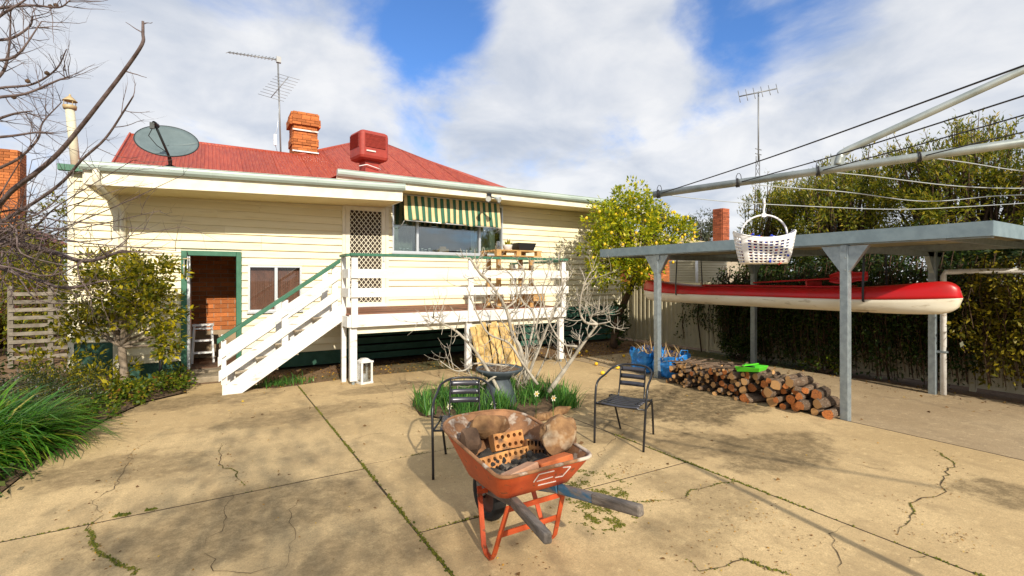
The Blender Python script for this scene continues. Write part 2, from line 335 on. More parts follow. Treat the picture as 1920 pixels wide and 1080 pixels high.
def np_mesh(name, verts, k, m, parent=None, tris=False):
    """verts (n,k,3): n islands, each one face of k corners, or a strip when tris is an (f,c) index array"""
    nI = verts.shape[0]; vv = verts.reshape(-1, 3)
    c = np.array([vv[:, 0].mean(), vv[:, 1].mean(), vv[:, 2].min()]); vv = vv-c
    me = bpy.data.meshes.new(name); me.vertices.add(len(vv)); me.vertices.foreach_set('co', vv.astype(np.float32).ravel())
    idx = np.arange(k)[None, :] if tris is False else np.array(tris)
    fc = idx.shape[1]; allf = (np.arange(nI)[:, None, None]*k+idx[None]).reshape(-1, fc)
    me.loops.add(allf.size); me.loops.foreach_set('vertex_index', allf.ravel().astype(np.int32))
    me.polygons.add(len(allf)); me.polygons.foreach_set('loop_start', (np.arange(len(allf))*fc).astype(np.int32)); me.polygons.foreach_set('loop_total', np.full(len(allf), fc, np.int32))
    me.materials.append(m); me.update(calc_edges=True); me.validate()
    return piece(me, name, Matrix.Translation(Vector(c)), parent)
def unit(a): return a/np.maximum(np.linalg.norm(a, axis=1, keepdims=True), 1e-6)
def leaves(name, P, D, L, W, m, parent=None, fold=.12):
    k = len(P); D = unit(D); up = NP.normal(size=(k, 3))*.6+np.array([0, 0, 1.]); S = unit(np.cross(D, up)); Nn = np.cross(S, D)
    sc_ = NP.uniform(.5, 1.4, k); L = (L*sc_)[:, None]; W = (W*sc_*NP.uniform(.75, 1.25, k))[:, None]
    v = np.stack([P, P+D*L*.45+S*W*.5+Nn*W*fold, P+D*L, P+D*L*.45-S*W*.5+Nn*W*fold], 1)
    return np_mesh(name, v, 4, m, parent)
def clumps(c, r, nc, cr_, per, shell=.45, flat=1.0):
    """points and outward directions: clumps of leaves spread through an ellipsoid, denser near its surface"""
    c = np.array(c); r = np.array(r); d = unit(NP.normal(size=(nc, 3))); q = (shell+(1-shell)*NP.random(nc)**.6)[:, None]
    ctr = c+d*r*q; cs = cr_*NP.uniform(.5, 1.25, nc)
    P = np.repeat(ctr, per, 0); o = unit(NP.normal(size=(nc*per, 3)))*(NP.random(nc*per)[:, None]**.5)
    o[:, 2] *= flat; P = P+o*np.repeat(cs, per)[:, None]
    D = o*1.0+.5*unit(P-c)+NP.normal(size=o.shape)*.35
    return P, D
STRIP = [(0, 1, 3, 2), (2, 3, 5, 4), (4, 5, 7, 6), (6, 7, 9, 8)]
def straps(name, P, az, L, W, lean, droop, m, parent=None):
    k = len(P); t = np.linspace(0, 1, 5); v = np.zeros((k, 10, 3))
    h = np.stack([np.cos(az), np.sin(az), 0*az], 1); s = np.stack([-np.sin(az), np.cos(az), 0*az], 1)
    pos = P.copy(); ang = lean.copy()
    for i in range(5):
        w_ = W*(1-t[i]**2.2)*.5+.0008
        v[:, 2*i] = pos-s*w_[:, None]; v[:, 2*i+1] = pos+s*w_[:, None]
        step = (L/4)[:, None]; pos = pos+h*np.sin(ang)[:, None]*step+np.array([0, 0, 1.])*np.cos(ang)[:, None]*step
        ang = ang+droop/4
    return np_mesh(name, v, 10, m, parent, STRIP)
def grow(mb, p, d, length, r, depth, rng, up=.15, wob=.22, kids=4, k=5, spread=.8, ends=None, taper=.35):
    """a wobbling tapered branch that spawns side branches"""
    p = Vector(p); d = Vector(d).normalized(); ns = 5; pts = [p.copy()]; ds = [d.copy()]
    for i in range(ns):
        d = (d+Vector((rng.gauss(0, wob), rng.gauss(0, wob), rng.gauss(0, wob)+up))*.5).normalized()
        p = p+d*(length/ns); pts.append(p.copy()); ds.append(d.copy())
    mb.tube(pts, [r*(1-(1-taper)*i/ns) for i in range(ns+1)], k, cap=False)
    if ends is not None and depth <= 1: ends.append((pts[-1].copy(), d.copy()))
    if depth > 0:
        for c_ in range(kids):
            i = min(ns, int(1+rng.random()*ns)); dd = ds[i]; o = dd.orthogonal(); o.rotate(Matrix.Rotation(rng.uniform(0, 6.28), 3, dd)) if hasattr(o, 'rotate') else None
            nd = (dd+o.normalized()*rng.uniform(.5, 1.2)*spread).normalized()
            grow(mb, pts[i], nd, length*rng.uniform(.4, .75), r*(1-(1-taper)*i/ns)*rng.uniform(.45, .7), depth-1, rng, up, wob, kids, max(3, k-1), spread, ends, taper)
# ================================================================== GROUND AND PAVING
def worldmat(name):
    m, N, L, B = shader(name); g = N.new('ShaderNodeNewGeometry'); pos = g.outputs['Position']
    def nz(s, d=5, ro=.6, st=None, off=None):
        v = pos
        if st or off:
            mp = N.new('ShaderNodeMapping'); L.new(pos, mp.inputs[0])
            if st: mp.inputs['Scale'].default_value = st
            if off: mp.inputs['Location'].default_value = off
            v = mp.outputs[0]
        q = N.new('ShaderNodeTexNoise'); q.inputs['Scale'].default_value = s; q.inputs['Detail'].default_value = d; q.inputs['Roughness'].default_value = ro; L.new(v, q.inputs['Vector']); return q.outputs['Fac']
    def rng(f, a, b, x=0., y=1.):
        q = N.new('ShaderNodeMapRange'); q.interpolation_type = 'SMOOTHSTEP'; L.new(f, q.inputs[0])
        for i, s in enumerate((a, b, x, y)): q.inputs[i+1].default_value = s
        return q.outputs[0]
    def ma(op, a, b):
        q = N.new('ShaderNodeMath'); q.operation = op
        for i, s in enumerate((a, b)):
            if isinstance(s, (int, float)): q.inputs[i].default_value = s
            else: L.new(s, q.inputs[i])
        return q.outputs[0]
    def mix(f, a, b):
        q = N.new('ShaderNodeMix'); q.data_type = 'RGBA'
        if isinstance(f, (int, float)): q.inputs[0].default_value = f
        else: L.new(f, q.inputs[0])
        for i, s in ((6, a), (7, b)):
            if isinstance(s, tuple): q.inputs[i].default_value = (*s, 1)
            else: L.new(s, q.inputs[i])
        return q.outputs[2]
    def blob(c, r, amp=.5, sc=1.6):
        d = N.new('ShaderNodeVectorMath'); d.operation = 'SUBTRACT'; L.new(pos, d.inputs[0]); d.inputs[1].default_value = (*c, 0)
        s = N.new('ShaderNodeVectorMath'); s.operation = 'DIVIDE'; L.new(d.outputs[0], s.inputs[0]); s.inputs[1].default_value = (r[0], r[1], 1)
        ln = N.new('ShaderNodeVectorMath'); ln.operation = 'LENGTH'; L.new(s.outputs[0], ln.inputs[0])
        e = ma('ADD', ln.outputs['Value'], ma('MULTIPLY', ma('SUBTRACT', nz(sc, 10, .72), .5), amp*4.6))
        return rng(e, .66, 1.10, 1., 0.)
    return m, N, L, B, nz, rng, ma, mix, blob
def concrete(name, base, base2, dark, rough=.9, spots=True):
    m, N, L, B, nz, rng, ma, mix, blob = worldmat(name)
    c = mix(rng(nz(.9, 8, .65), .40, .60), base, base2)
    c = mix(rng(nz(.45, 7, .6, off=(6, 3, 0)), .42, .62, 0, .55), c, (base2[0]*.78, base2[1]*.75, base2[2]*.70))
    c = mix(rng(nz(38, 6, .8, off=(3, 3, 0)), .52, .62, 0, .5), c, tuple(q*.52 for q in base))
    c = mix(rng(nz(2.3, 8, .7, st=(1, .6, 1), off=(4, 2, 0)), .50, .66, 0, .62), c, dark)
    c = mix(rng(nz(7, 6, .75, off=(9, 1, 0)), .585, .70, 0, .38), c, tuple(q*.72 for q in dark))
    c = mix(rng(nz(22, 8, .8, st=(1, .7, 1), off=(2, 5, 0)), .49, .62, 0, .5), c, tuple(q*.62 for q in base))
    c = mix(rng(nz(11, 8, .75, off=(1, 7, 0)), .53, .66, 0, .5), c, tuple(min(.8, q*1.28) for q in base))
    c = mix(rng(nz(95, 3, .7), .40, .66, 0, .55), c, tuple(q*.50 for q in base))
    c = mix(rng(nz(260, 2, .6), .60, .72, 0, .5), c, tuple(min(.8, q*1.5) for q in base))
    if spots:
        dk = (.105, .075, .038)
        for cc, r, k in (((5.35, 4.55), (1.6, 1.1), .95), ((4.75, 2.75), (.85, .5), .75), ((4.3, 3.25), (.55, .35), .6), ((5.35, 1.2), (.38, .4), .75), ((.2, 4.0), (1.0, .6), .6), ((1.0, 6.6), (1.2, .4), .55), ((.9, 3.1), (.6, .4), .5), ((2.4, 7.5), (1.0, .3), .6), ((3.7, 4.1), (.6, .4), .55), ((-.4, 8.1), (1.3, .5), .65), ((-.7, 5.6), (.7, .5), .55), ((2.7, 2.2), (.5, .3), .4), ((3.3, 2.6), (.3, .5), .4)):
            br = rng(nz(9, 8, .8, off=(cc[0], cc[1], 0)), .34, .60, .35, 1.)
            c = mix(ma('MULTIPLY', ma('MULTIPLY', blob(cc, r), br), k), c, dk)
    L.new(c, B.inputs['Base Color']); B.inputs['Roughness'].default_value = rough; B.inputs['Specular IOR Level'].default_value = .25
    h = ma('ADD', ma('MULTIPLY', nz(120, 3, .7), .5), ma('MULTIPLY', nz(14, 5, .65), .9))
    b = N.new('ShaderNodeBump'); b.inputs['Strength'].default_value = .35; b.inputs['Distance'].default_value = .012; L.new(h, b.inputs['Height']); L.new(b.outputs[0], B.inputs['Normal'])
    return m
M['concrete'] = concrete('tan_concrete', (.64, .47, .25), (.54, .39, .205), (.32, .225, .12))
M['concrete2'] = concrete('driveway_concrete', (.52, .40, .25), (.42, .315, .195), (.24, .18, .115), spots=False)
m, N, L, B, nz, rng, ma, mix, blob = worldmat('bare_earth')
c = mix(rng(nz(1.6, 6), .38, .62), (.155, .085, .045), (.235, .145, .075)); c = mix(rng(nz(30, 4), .55, .66), c, (.07, .042, .025)); c = mix(rng(nz(.12, 4), .5, .6), c, (.09, .10, .03))
L.new(c, B.inputs['Base Color']); B.inputs['Roughness'].default_value = 1
b = N.new('ShaderNodeBump'); b.inputs['Strength'].default_value = .8; b.inputs['Distance'].default_value = .02; L.new(nz(40, 5), b.inputs['Height']); L.new(b.outputs[0], B.inputs['Normal'])
M['earth'] = m
g = MB()
xs = [-300, -80, -30]+[x*.5 for x in range(-24, 45)]+[40, 90, 300]; ys = [-300, -80, -20]+[y*.5 for y in range(-12, 60)]+[60, 120, 300]
def gz(x, y):
    far = min(1, max(0, (math.hypot(x-3, y-8)-16)/20))
    return -.03+.012*mnoise.noise(Vector((x*.9, y*.9, 0)))*(1-far)
g.add([(x, y, gz(x, y)) for x in xs for y in ys], [(i*len(ys)+j, (i+1)*len(ys)+j, (i+1)*len(ys)+j+1, i*len(ys)+j+1) for i in range(len(xs)-1) for j in range(len(ys)-1)], True)
tag(g.build('ground', M['earth']), kind='structure')
# concrete slabs: poured panels with open joints
patio = bpy.data.objects.new('patio', None); col.objects.link(patio); WMX[patio] = Matrix(); patio['kind'] = 'structure'
def slab(poly, z=0., m='concrete', ch=.002):
    k = len(poly); cx = sum(p[0] for p in poly)/k; cy = sum(p[1] for p in poly)/k
    def ins(p): d = Vector((cx-p[0], cy-p[1])); d.normalize(); return (p[0]+d.x*ch*1.4, p[1]+d.y*ch*1.4)
    q = [ins(p) for p in poly]
    vv = [(*p, -.09) for p in poly]+[(*p, z-ch) for p in poly]+[(*p, z) for p in q]
    fs = [tuple(range(2*k, 3*k))]
    for a in (0, k): fs += [(a+j, a+(j+1) % k, a+k+(j+1) % k, a+k+j) for j in range(k)]
    return MB().add(vv, fs).build('slab', M[m], patio)
J = .009
J1, J2, J3 = 1.18, 3.75, 6.47
slab([(-1.42, 5.3), (-1.25, 4.42+J), (J1-J, 4.42+J), (J1-J, 8.42), (.9, 8.38), (.45, 8.55), (.40, 9.3), (-.33, 9.3), (-.30, 8.72), (-.75, 8.35), (-1.05, 7.6), (-1.3, 6.5)])
slab([(-6, -5), (J1-J, -5), (J1-J, 4.42-J), (-1.3, 4.42-J), (-2.2, 2.6), (-6, 1.4)])
slab([(J1+J, -5), (J2-J, -5), (J2-J, 3.02-J), (J1+J, 3.12-J)]); slab([(J1+J, 3.12+J*.5), (J2-J, 3.02+J*.5), (J2-J, 4.44-J*.5), (J1+J, 4.52-J*.5)])
slab([(J1+J, 4.52+J*.5), (2.1, 4.50+J*.5), (2.0, 5.6), (2.5, 6.6), (3.2, 7.05), (4.6, 7.0), (4.75, 6.2), (4.3, 5.35), (3.74, 5.2), (J2-J, 4.44+J*.5)][:1]+[(J2-J, 4.44+J*.5), (J2-J, 5.2), (2.55, 5.25), (2.2, 5.75), (2.35, 6.5), (2.9, 7.0), (J2-J, 7.1), (J2-J, 8.5), (2.4, 8.62), (J1+J, 8.44)])
slab([(J2+J, -5), (J3-J, -5), (J3-J, 5.2), (J2+J, 5.2)])
slab([(J2+J, 5.2+J), (J3-J, 5.2+J), (J3-J, 8.3), (J2+J, 8.5), (J2+J, 7.1), (4.5, 6.9), (4.75, 6.25), (4.4, 5.6), (J2+J, 5.22)])
slab([(J3+.012, -5), (9.45, -5), (9.45, 3.6), (9.3, 5.3), (8.9, 8.2), (J3+.012, 8.28)], -.016, 'concrete2')
jf = MB()
for (xa, ya, xb, yb) in ((J1, -4.9, J1, 8.4), (J2, -4.9, J2, 8.4), (J3+.006, -4.9, J3+.006, 8.2), (-1.3, 4.42, J1, 4.42), (J1, 3.12, J2, 3.02), (J1, 4.52, J2, 4.44), (J2, 5.2, J3, 5.2)): jf.beam((xa, ya, -.0215), (xb, yb, -.0215), .026, .04)
# cracks: narrow jagged fissures
M['crack'] = mat('crack_dirt', (.045, .03, .018), (.09, .06, .03), sc=20, rough=1)
jf.build('joint_fill', M['crack'], patio)
def wiggle(pts, step, amp, rng):
    o = []
    for a, b in zip(pts[:-1], pts[1:]):
        d = b-a; n_ = max(1, int(d.length/step)); s = Vector((-d.y, d.x, 0)).normalized()
        for i in range(n_): o.append(a+d*(i/n_)+s*rng.gauss(0, amp)*(1 if i else .3))
    o.append(pts[-1]); return o
def crack(px, wd=.008, amp=.014, z=.0035):
    pts = wiggle([at(u, v, z=z) for u, v in px], .06, amp, R); mb = MB(); vv = []; k = len(pts)
    for i, p in enumerate(pts):
        d = (pts[min(i+1, k-1)]-pts[max(0, i-1)]); s = Vector((-d.y, d.x, 0)).normalized(); q = wd*(.35+.8*R.random())*min(1, .25+3*min(i, k-1-i)/k)
        vv += [p+s*q*.5, p-s*q*.5]
    mb.add(vv, [(2*i, 2*i+1, 2*i+3, 2*i+2) for i in range(k-1)]); mb.build('crack', M['crack'], patio); return pts
CR = {}
CR['a'] = crack([(415, 832), (410, 870), (445, 885), (460, 910)]); CR['b'] = crack([(280, 825), (245, 850), (225, 905), (172, 945), (195, 965)], .005); CR['c'] = crack([(195, 965), (165, 985), (182, 1030), (215, 1050), (255, 1068), (250, 1078)], .009)
crack([(435, 925), (422, 950), (420, 985), (385, 1020)], .005); crack([(558, 940), (545, 970), (552, 1010), (535, 1065)], .004); crack([(385, 1035), (400, 1070), (470, 1075), (520, 1060)], .005)
CR['d'] = crack([(1195, 941), (1270, 935), (1300, 918), (1378, 903)], .006); CR['e'] = crack([(1750, 842), (1790, 872), (1765, 905), (1768, 925), (1715, 940), (1700, 985), (1682, 1003)], .010)
CR['f'] = crack([(1285, 1045), (1310, 1070), (1360, 1062), (1395, 1048), (1480, 1076)], .008); crack([(1590, 985), (1553, 1000), (1570, 1035), (1575, 1075)], .006); crack([(1570, 862), (1680, 885), (1770, 905)], .004)
crack([(1745, 1040), (1705, 1055)], .004); crack([(1365, 828), (1270, 850)], .004); crack([(600, 745), (520, 756), (390, 762)], .004); crack([(700, 700), (735, 735), (740, 760)], .004); crack([(640, 745), (700, 752), (790, 735)], .004); crack([(1395, 1048), (1375, 1025)], .004); crack([(640, 830), (690, 815), (770, 808)], .004); crack([(1180, 800), (1120, 850), (1150, 872)], .004)
# moss and weeds in joints and cracks, and the moss patch beside the barrow
mp, ms = [], []
def mossline(pts, dens, spread, size, gate=.5, seed=0):
    for a, b in zip(pts[:-1], pts[1:]):
        n_ = int((b-a).length*dens)+1
        for i in range(n_):
            p = a.lerp(b, R.random())
            f = mnoise.noise(Vector((p.x*2.4+seed, p.y*2.4, 3.3)))*.5+.5
            if f < gate and R.random() > .08: continue
            mp.append((p.x+R.gauss(0, spread), p.y+R.gauss(0, spread), .0)); ms.append(size*R.uniform(.4, 1.3)*(.6+.8*f))
mossline([V(J1, 2.2, 0), V(J1, 8.3, 0)], 260, .006, .008, .44); mossline([V(J1, 2.2, 0), V(J1, 6.0, 0)], 260, .012, .012, .62, 5)
mossline([V(J2, .5, 0), V(J2, 4.0, 0)], 160, .007, .009, .46, 2)
mossline([V(-1.3, 4.42, 0), V(J1, 4.42, 0)], 120, .005, .006, .58, 7); mossline([V(J1, 3.12, 0), V(2.4, 3.08, 0)], 110, .006, .007, .45, 9); mossline([V(J1, 4.52, 0), V(2.2, 4.5, 0)], 110, .006, .007, .45, 9)
mossline(CR['c'], 380, .008, .007, .52, 1); mossline(CR['a'], 200, .003, .005, .52, 3); mossline(CR['d'], 200, .006, .006, .5, 4); mossline(CR['e'], 220, .005, .006, .56, 6); mossline(CR['f'], 260, .008, .008, .52, 8)
mossline([at(215, 968, z=0), at(250, 962, z=0)], 300, .010, .012, .3, 3); mossline([at(275, 957, z=0), at(298, 953, z=0)], 300, .008, .012, .3, 3)
for i in range(26000):
    u, v = R.uniform(1040, 1260), R.uniform(870, 1015); p = at(u, v, z=0)
    e = ((u-1120-(v-935)*.35)/75)**2+((v-938)/70)**2
    f = mnoise.fractal(Vector((p.x*9, p.y*9, 1.)), .55, 2.2, 6)*.75+.52
    if f > .46+e*.5: mp.append((p.x, p.y, 0)); ms.append(R.uniform(.0025, .007))
mp = np.array(mp); ms = np.array(ms); k = len(mp); a = NP.uniform(0, 6.28, k)
vv = [mp+np.stack([np.cos(a+i*2.094)*ms, np.sin(a+i*2.094)*ms, 0*ms+.002], 1) for i in range(3)]+[mp+np.stack([NP.normal(0, .2, k)*ms, NP.normal(0, .2, k)*ms, ms*NP.uniform(.5, 1.3, k)+.002], 1)]
tag(np_mesh('moss', np.stack(vv, 1), 4, LF['moss'], None, [(0, 1, 3), (1, 2, 3), (2, 0, 3)]), 'green moss and small weeds growing in the cracks of the concrete', 'moss', kind='stuff')

# ================================================================== HOUSE
WY = 10.15
house = thing('weatherboard_house', 'cream weatherboard house with red corrugated iron roof and raised back door', 'house', (3, 13, 0))
OPEN = [(-.43, .48, .10, 2.18), (.58, 1.49, 1.09, 1.94), (2.24, 3.18, 1.12, 3.23), (3.26, 5.96, 2.25, 3.42)]
HX0, HX1 = -1.32, 9.75
wb = MB(); x = HX0
def wall_col(mb, x0, x1, z0, z1): mb.bx(x0, x1, WY, WY+.12, z0, z1)
for (x0, x1, z0, z1) in OPEN:
    zb = .28 if x < 2.2 else .95
    wall_col(wb, x, x0, zb, 3.5); zb = .28 if x0 < 2.2 else .95
    if z0 > zb: wall_col(wb, x0, x1, zb, z0)
    wall_col(wb, x0, x1, z1, 3.5); x = x1
wall_col(wb, x, HX1, .95, 3.5)
wb.bx(HX1-.12, HX1, WY+.121, 18, .2, 3.5); wb.bx(HX0, HX0+.12, WY+.121, 18, .1, 3.5); wb.bx(HX0, HX1, 18, 18.1, .1, 3.5)
wall = wb.build('wall', M['trim'], house)
PB = .138
bm_ = MB().prism([(0, 0), (-.040, 0), (-.040, .010), (-.006, PB+.004), (0, PB+.004)][::-1], 'x', -.5, .5); bme, _ = bm_.mesh('weatherboard', M['board'], False)
def board(x0, x1, z, y=WY, parent=None):
    if x1-x0 < .03: return
    piece(bme, 'weatherboard', Matrix.Translation(((x0+x1)/2, y-.001-R.uniform(0, .003), z+R.uniform(-.002, .002))) @ Matrix.Rotation(R.gauss(0, .0012), 4, 'Y') @ Matrix.Rotation(R.gauss(0, .012), 4, 'X') @ Matrix.Diagonal((x1-x0, 1, 1, 1)), parent or wall)
z = .29
while z < 3.46:
    segs = [(HX0, HX1)] if z > .94 else [(HX0, 2.34)]
    for (x0, x1, z0, z1) in OPEN:
        if z+PB*.5 > z0-.02 and z+PB*.5 < z1+.02:
            ns = []
            for a, b in segs:
                if x1 <= a or x0 >= b: ns.append((a, b)); continue
                if x0 > a: ns.append((a, x0))
                if x1 < b: ns.append((x1, b))
            segs = ns
    for a, b in segs:
        if b-a > 2.2:
            c = a+(b-a)*R.uniform(.35, .65); board(a, c-.0015, z); board(c+.0015, b, z)
        else: board(a, b, z)
    z += PB
# corner stop, plinths
MB().bx(HX0-.02, HX0+.05, WY-.045, WY+.05, .1, 3.12).build('corner_board', M['trim'], house)
MB().bx(2.34, 2.42, WY-.045, WY+.05, .1, 1.1).build('corner_board', M['darkgreen'], house)
MB().bx(HX0+.051, -.45, WY-.02, WY+.05, .0, .285).build('base_board', M['darkgreen'], house); MB().bx(.5, 2.339, WY-.02, WY+.05, .02, .285).build('base_board', M['darkgreen'], house)
MB().bx(HX1-.03, HX1+.02, WY-.045, WY+.05, .95, 3.45).build('corner_board', M['trim'], house)
# slatted subfloor
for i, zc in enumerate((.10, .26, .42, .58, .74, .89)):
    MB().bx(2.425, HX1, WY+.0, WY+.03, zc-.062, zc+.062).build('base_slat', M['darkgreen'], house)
MB().bx(2.36, HX1-.13, WY+1.2, WY+1.25, -.05, .95).build('underfloor_shade_sheet', M['black'], house)  # near-black sheet standing in for the shade under the floor
# set-back wing at the left with its own boards, green base and gutter
wing = MB().bx(-2.02, HX0-.001, 11.0, 11.1, .55, 3.55).bx(-2.02, -1.92, 11.101, 18, .1, 3.55).build('wing_wall', M['trim'], house)
z = .6
while z < 3.45: board(-2.0, HX0-.02, z, 11.0, wing); z += PB
MB().bx(-2.0, HX0-.03, 10.97, 11.05, -.03, .58).build('wing_base', M['darkgreen'], house)
MB().bx(-2.05, -1.97, 10.95, 11.03, .1, 3.5).build('corner_board', M['trim'], house)
MB().bx(-2.15, HX0-.05, 10.8, 10.92, 3.50, 3.60).build('gutter', M['green'], house); MB().prism([(10.93, 3.56), (10.93, 3.60), (15, 3.95), (15, 3.9)], 'x', -2.15, HX0-.16).build('wing_roof', M['roofred'], house)
# left skillion eave: fascia and gutter fall towards the downpipe
def zl(x_): return 3.345+.03*(x_+1.55)
EY = 9.05
def tilted(x0, x1, y0, y1, d0, d1):
    vv = [(x_, y, zl(x_)+d) for d in (d0, d1) for (x_, y) in ((x0, y0), (x1, y0), (x1, y1), (x0, y1))]
    return MB().add(vv, [(3, 2, 1, 0), (4, 5, 6, 7), (0, 1, 5, 4), (1, 2, 6, 5), (2, 3, 7, 6), (3, 0, 4, 7)])
XR = 3.14
tilted(-1.52, XR-.02, EY, EY+.03, -.315, -.02).build('fascia', M['trim'], house)
tilted(-1.50, XR-.03, EY+.031, WY-.035, -.30, -.275).build('soffit', M['soffit'], house)
tilted(-1.54, -1.515, EY+.031, WY+.8, -.30, -.02).build('barge_board', M['trim'], house); tilted(XR-.045, XR-.019, EY+.032, WY-.035, -.315, -.02).build('barge_board', M['trim'], house)
def gutter(x0, x1, yb, zf, wd=.11, ht=.115):
    prof = [(yb, 0), (yb-wd*.55, -.004), (yb-wd*.9, .03), (yb-wd, .07), (yb-wd*.93, ht-.012), (yb-wd*1.04, ht-.006), (yb-wd*1.02, ht), (yb-wd*.85, ht-.002), (yb-wd*.9, .07), (yb-wd*.8, .035), (yb-wd*.5, .012), (yb, .012)]
    k = len(prof); mb = MB(); xs_ = [x0+(x1-x0)*i/8 for i in range(9)]
    mb.add([(x_, y, zf(x_)+zz_) for x_ in xs_ for y, zz_ in prof], [(i*k+j, (i+1)*k+j, (i+1)*k+(j+1) % k, i*k+(j+1) % k) for i in range(8) for j in range(k)]+[tuple(range(k)), tuple(range(8*k, 9*k))[::-1]])
    g_ = mb.build('gutter', M['gutter'], house, fixn=True)
    nb = int((x1-x0)/1.25)
    for i in range(1, nb):
        x_ = x0+(x1-x0)*i/nb; MB().add([(x_+q, y-.003 if y < yb else y, zf(x_)+zz_-.002) for q in (-.012, .012) for y, zz_ in prof[:6]], [(j, j+1, 6+j+1, 6+j) for j in range(5)]).build('gutter_bracket', M['gutter'], g_)
    MB().bx(x0-.004, x0, yb-wd*.95, yb, zf(x0), zf(x0)+ht).build('stop_end', M['gutter'], g_); MB().bx(x1, x1+.004, yb-wd*.95, yb, zf(x1), zf(x1)+ht).build('stop_end', M['gutter'], g_)
gutter(-1.56, XR, EY-.002, lambda x_: zl(x_)-.115)
RY = 9.33
gutter(1.97, 9.95, RY-.002, lambda x_: 3.575)
MB().bx(XR+.01, 9.93, RY, RY+.03, 3.44, 3.60).build('fascia', M['trim'], house); MB().bx(XR+.01, 9.9, RY+.031, WY-.035, 3.455, 3.475).build('soffit', M['soffit'], house)
MB().bx(1.97, XR+.009, RY+.002, RY+.03, 3.50, 3.60).build('fascia', M['trim'], house); MB().bx(9.93, 9.96, RY, 13, 3.44, 3.60).build('barge_board', M['trim'], house)
# downpipe at the left eave
dp = MB(); dx = -1.28
dp.tube([(dx-.10, EY-.05, zl(dx)-.10), (dx-.10, EY-.05, zl(dx)-.26), (dx-.06, EY+.05, zl(dx)-.36), (dx+.06, WY-.17, 2.86), (dx+.07, WY-.09, 2.74), (dx+.07, WY-.09, .1)], .042, 10)
dp.build('downpipe', M['trim'], house)
# ---- roof
ROOF = MB(); rs = lambda Y: 4.04+.485*(Y-12.65)
def topY(x_):
    if x_ < 2.13: return 15.0
    if x_ < 5.2: return 15.0+(x_-2.13)*(18.8-15.0)/(5.2-2.13)
    if x_ < 5.35: return 18.8
    return max(11.9, 18.8-(x_-5.35)*(18.8-11.9)/(8.95-5.35))
roof = MB().add([(-1.55, EY+.02, zl(-1.55)-.02), (XR-.05, EY+.02, zl(XR)-.02), (XR-.05, 12.05, 3.72), (-1.55, 12.05, 3.72)], [(0, 1, 2, 3)]).add([(1.98, RY+.02, 3.60), (9.94, RY+.02, 3.60), (9.94, 12.3, 3.84), (1.98, 12.3, 3.84)], [(0, 1, 2, 3)])
roof.add([(-1.65, 15.0, 5.16), (2.13, 15.0, 5.16), (5.2, 18.8, 6.98), (5.35, 18.8, 6.98), (8.95, 11.9, 3.66), (9.94, 12.3, 3.84), (9.94, 22, 3.7), (-1.65, 19, 3.6)], [(0, 1, 7), (1, 2, 7), (2, 3, 6, 7), (3, 4, 5, 6)])
roof.add([(-1.64, 11.9, 3.55), (-1.64, 15, 5.13), (-1.64, 19, 3.6)], [(0, 1, 2)])
roof = roof.build('roof', M['roofred'], house)
PIT = .0762
x = -1.65
while x < 8.9:
    x1 = min(x+.762, 8.95); nn = 61; mb = MB(); vv = []
    for i in range(nn):
        xx = x+(x1-x)*i/(nn-1)+(.012 if i == nn-1 else 0); h = .017*math.sin(2*math.pi*xx/PIT)+(.004 if i < 6 else 0)
        yt = topY(xx)
        for q in (0, .5, 1): y = 11.7+(yt-11.7)*q; vv.append((xx, y, rs(y)+h+.02))
    mb.add(vv, [(i*3+j, (i+1)*3+j, (i+1)*3+j+1, i*3+j+1) for i in range(nn-1) for j in (0, 1)], True)
    mb.build('roof_sheet', M['roofred'], roof); x = x1
def cap(p0, p1, m='roofred', r=.075): MB().tube([p0, p1], r, 10).build('ridge_cap', M[m], roof)
cap((-1.68, 15.0, 5.17), (2.2, 15.0, 5.17), r=.06); cap((2.13, 15.0, 5.18), (5.2, 18.8, 7.0), r=.06); cap((5.1, 18.85, 7.0), (5.45, 18.85, 7.0), 'green', .12); cap((5.35, 18.8, 7.0), (8.9, 12.0, 3.72), r=.06)
MB().beam((-1.66, 11.9, 3.66), (-1.66, 15, 5.17), .03, .16).build('barge_board', M['roofred'], roof)
# rear hipped ridge, green capped, peeping over
MB().prism([(4.2, 5.6), (5.25, 7.32), (5.45, 7.32), (6.6, 5.6)], 'y', 19.2, 19.9).build('rear_gable', M['green'], roof)
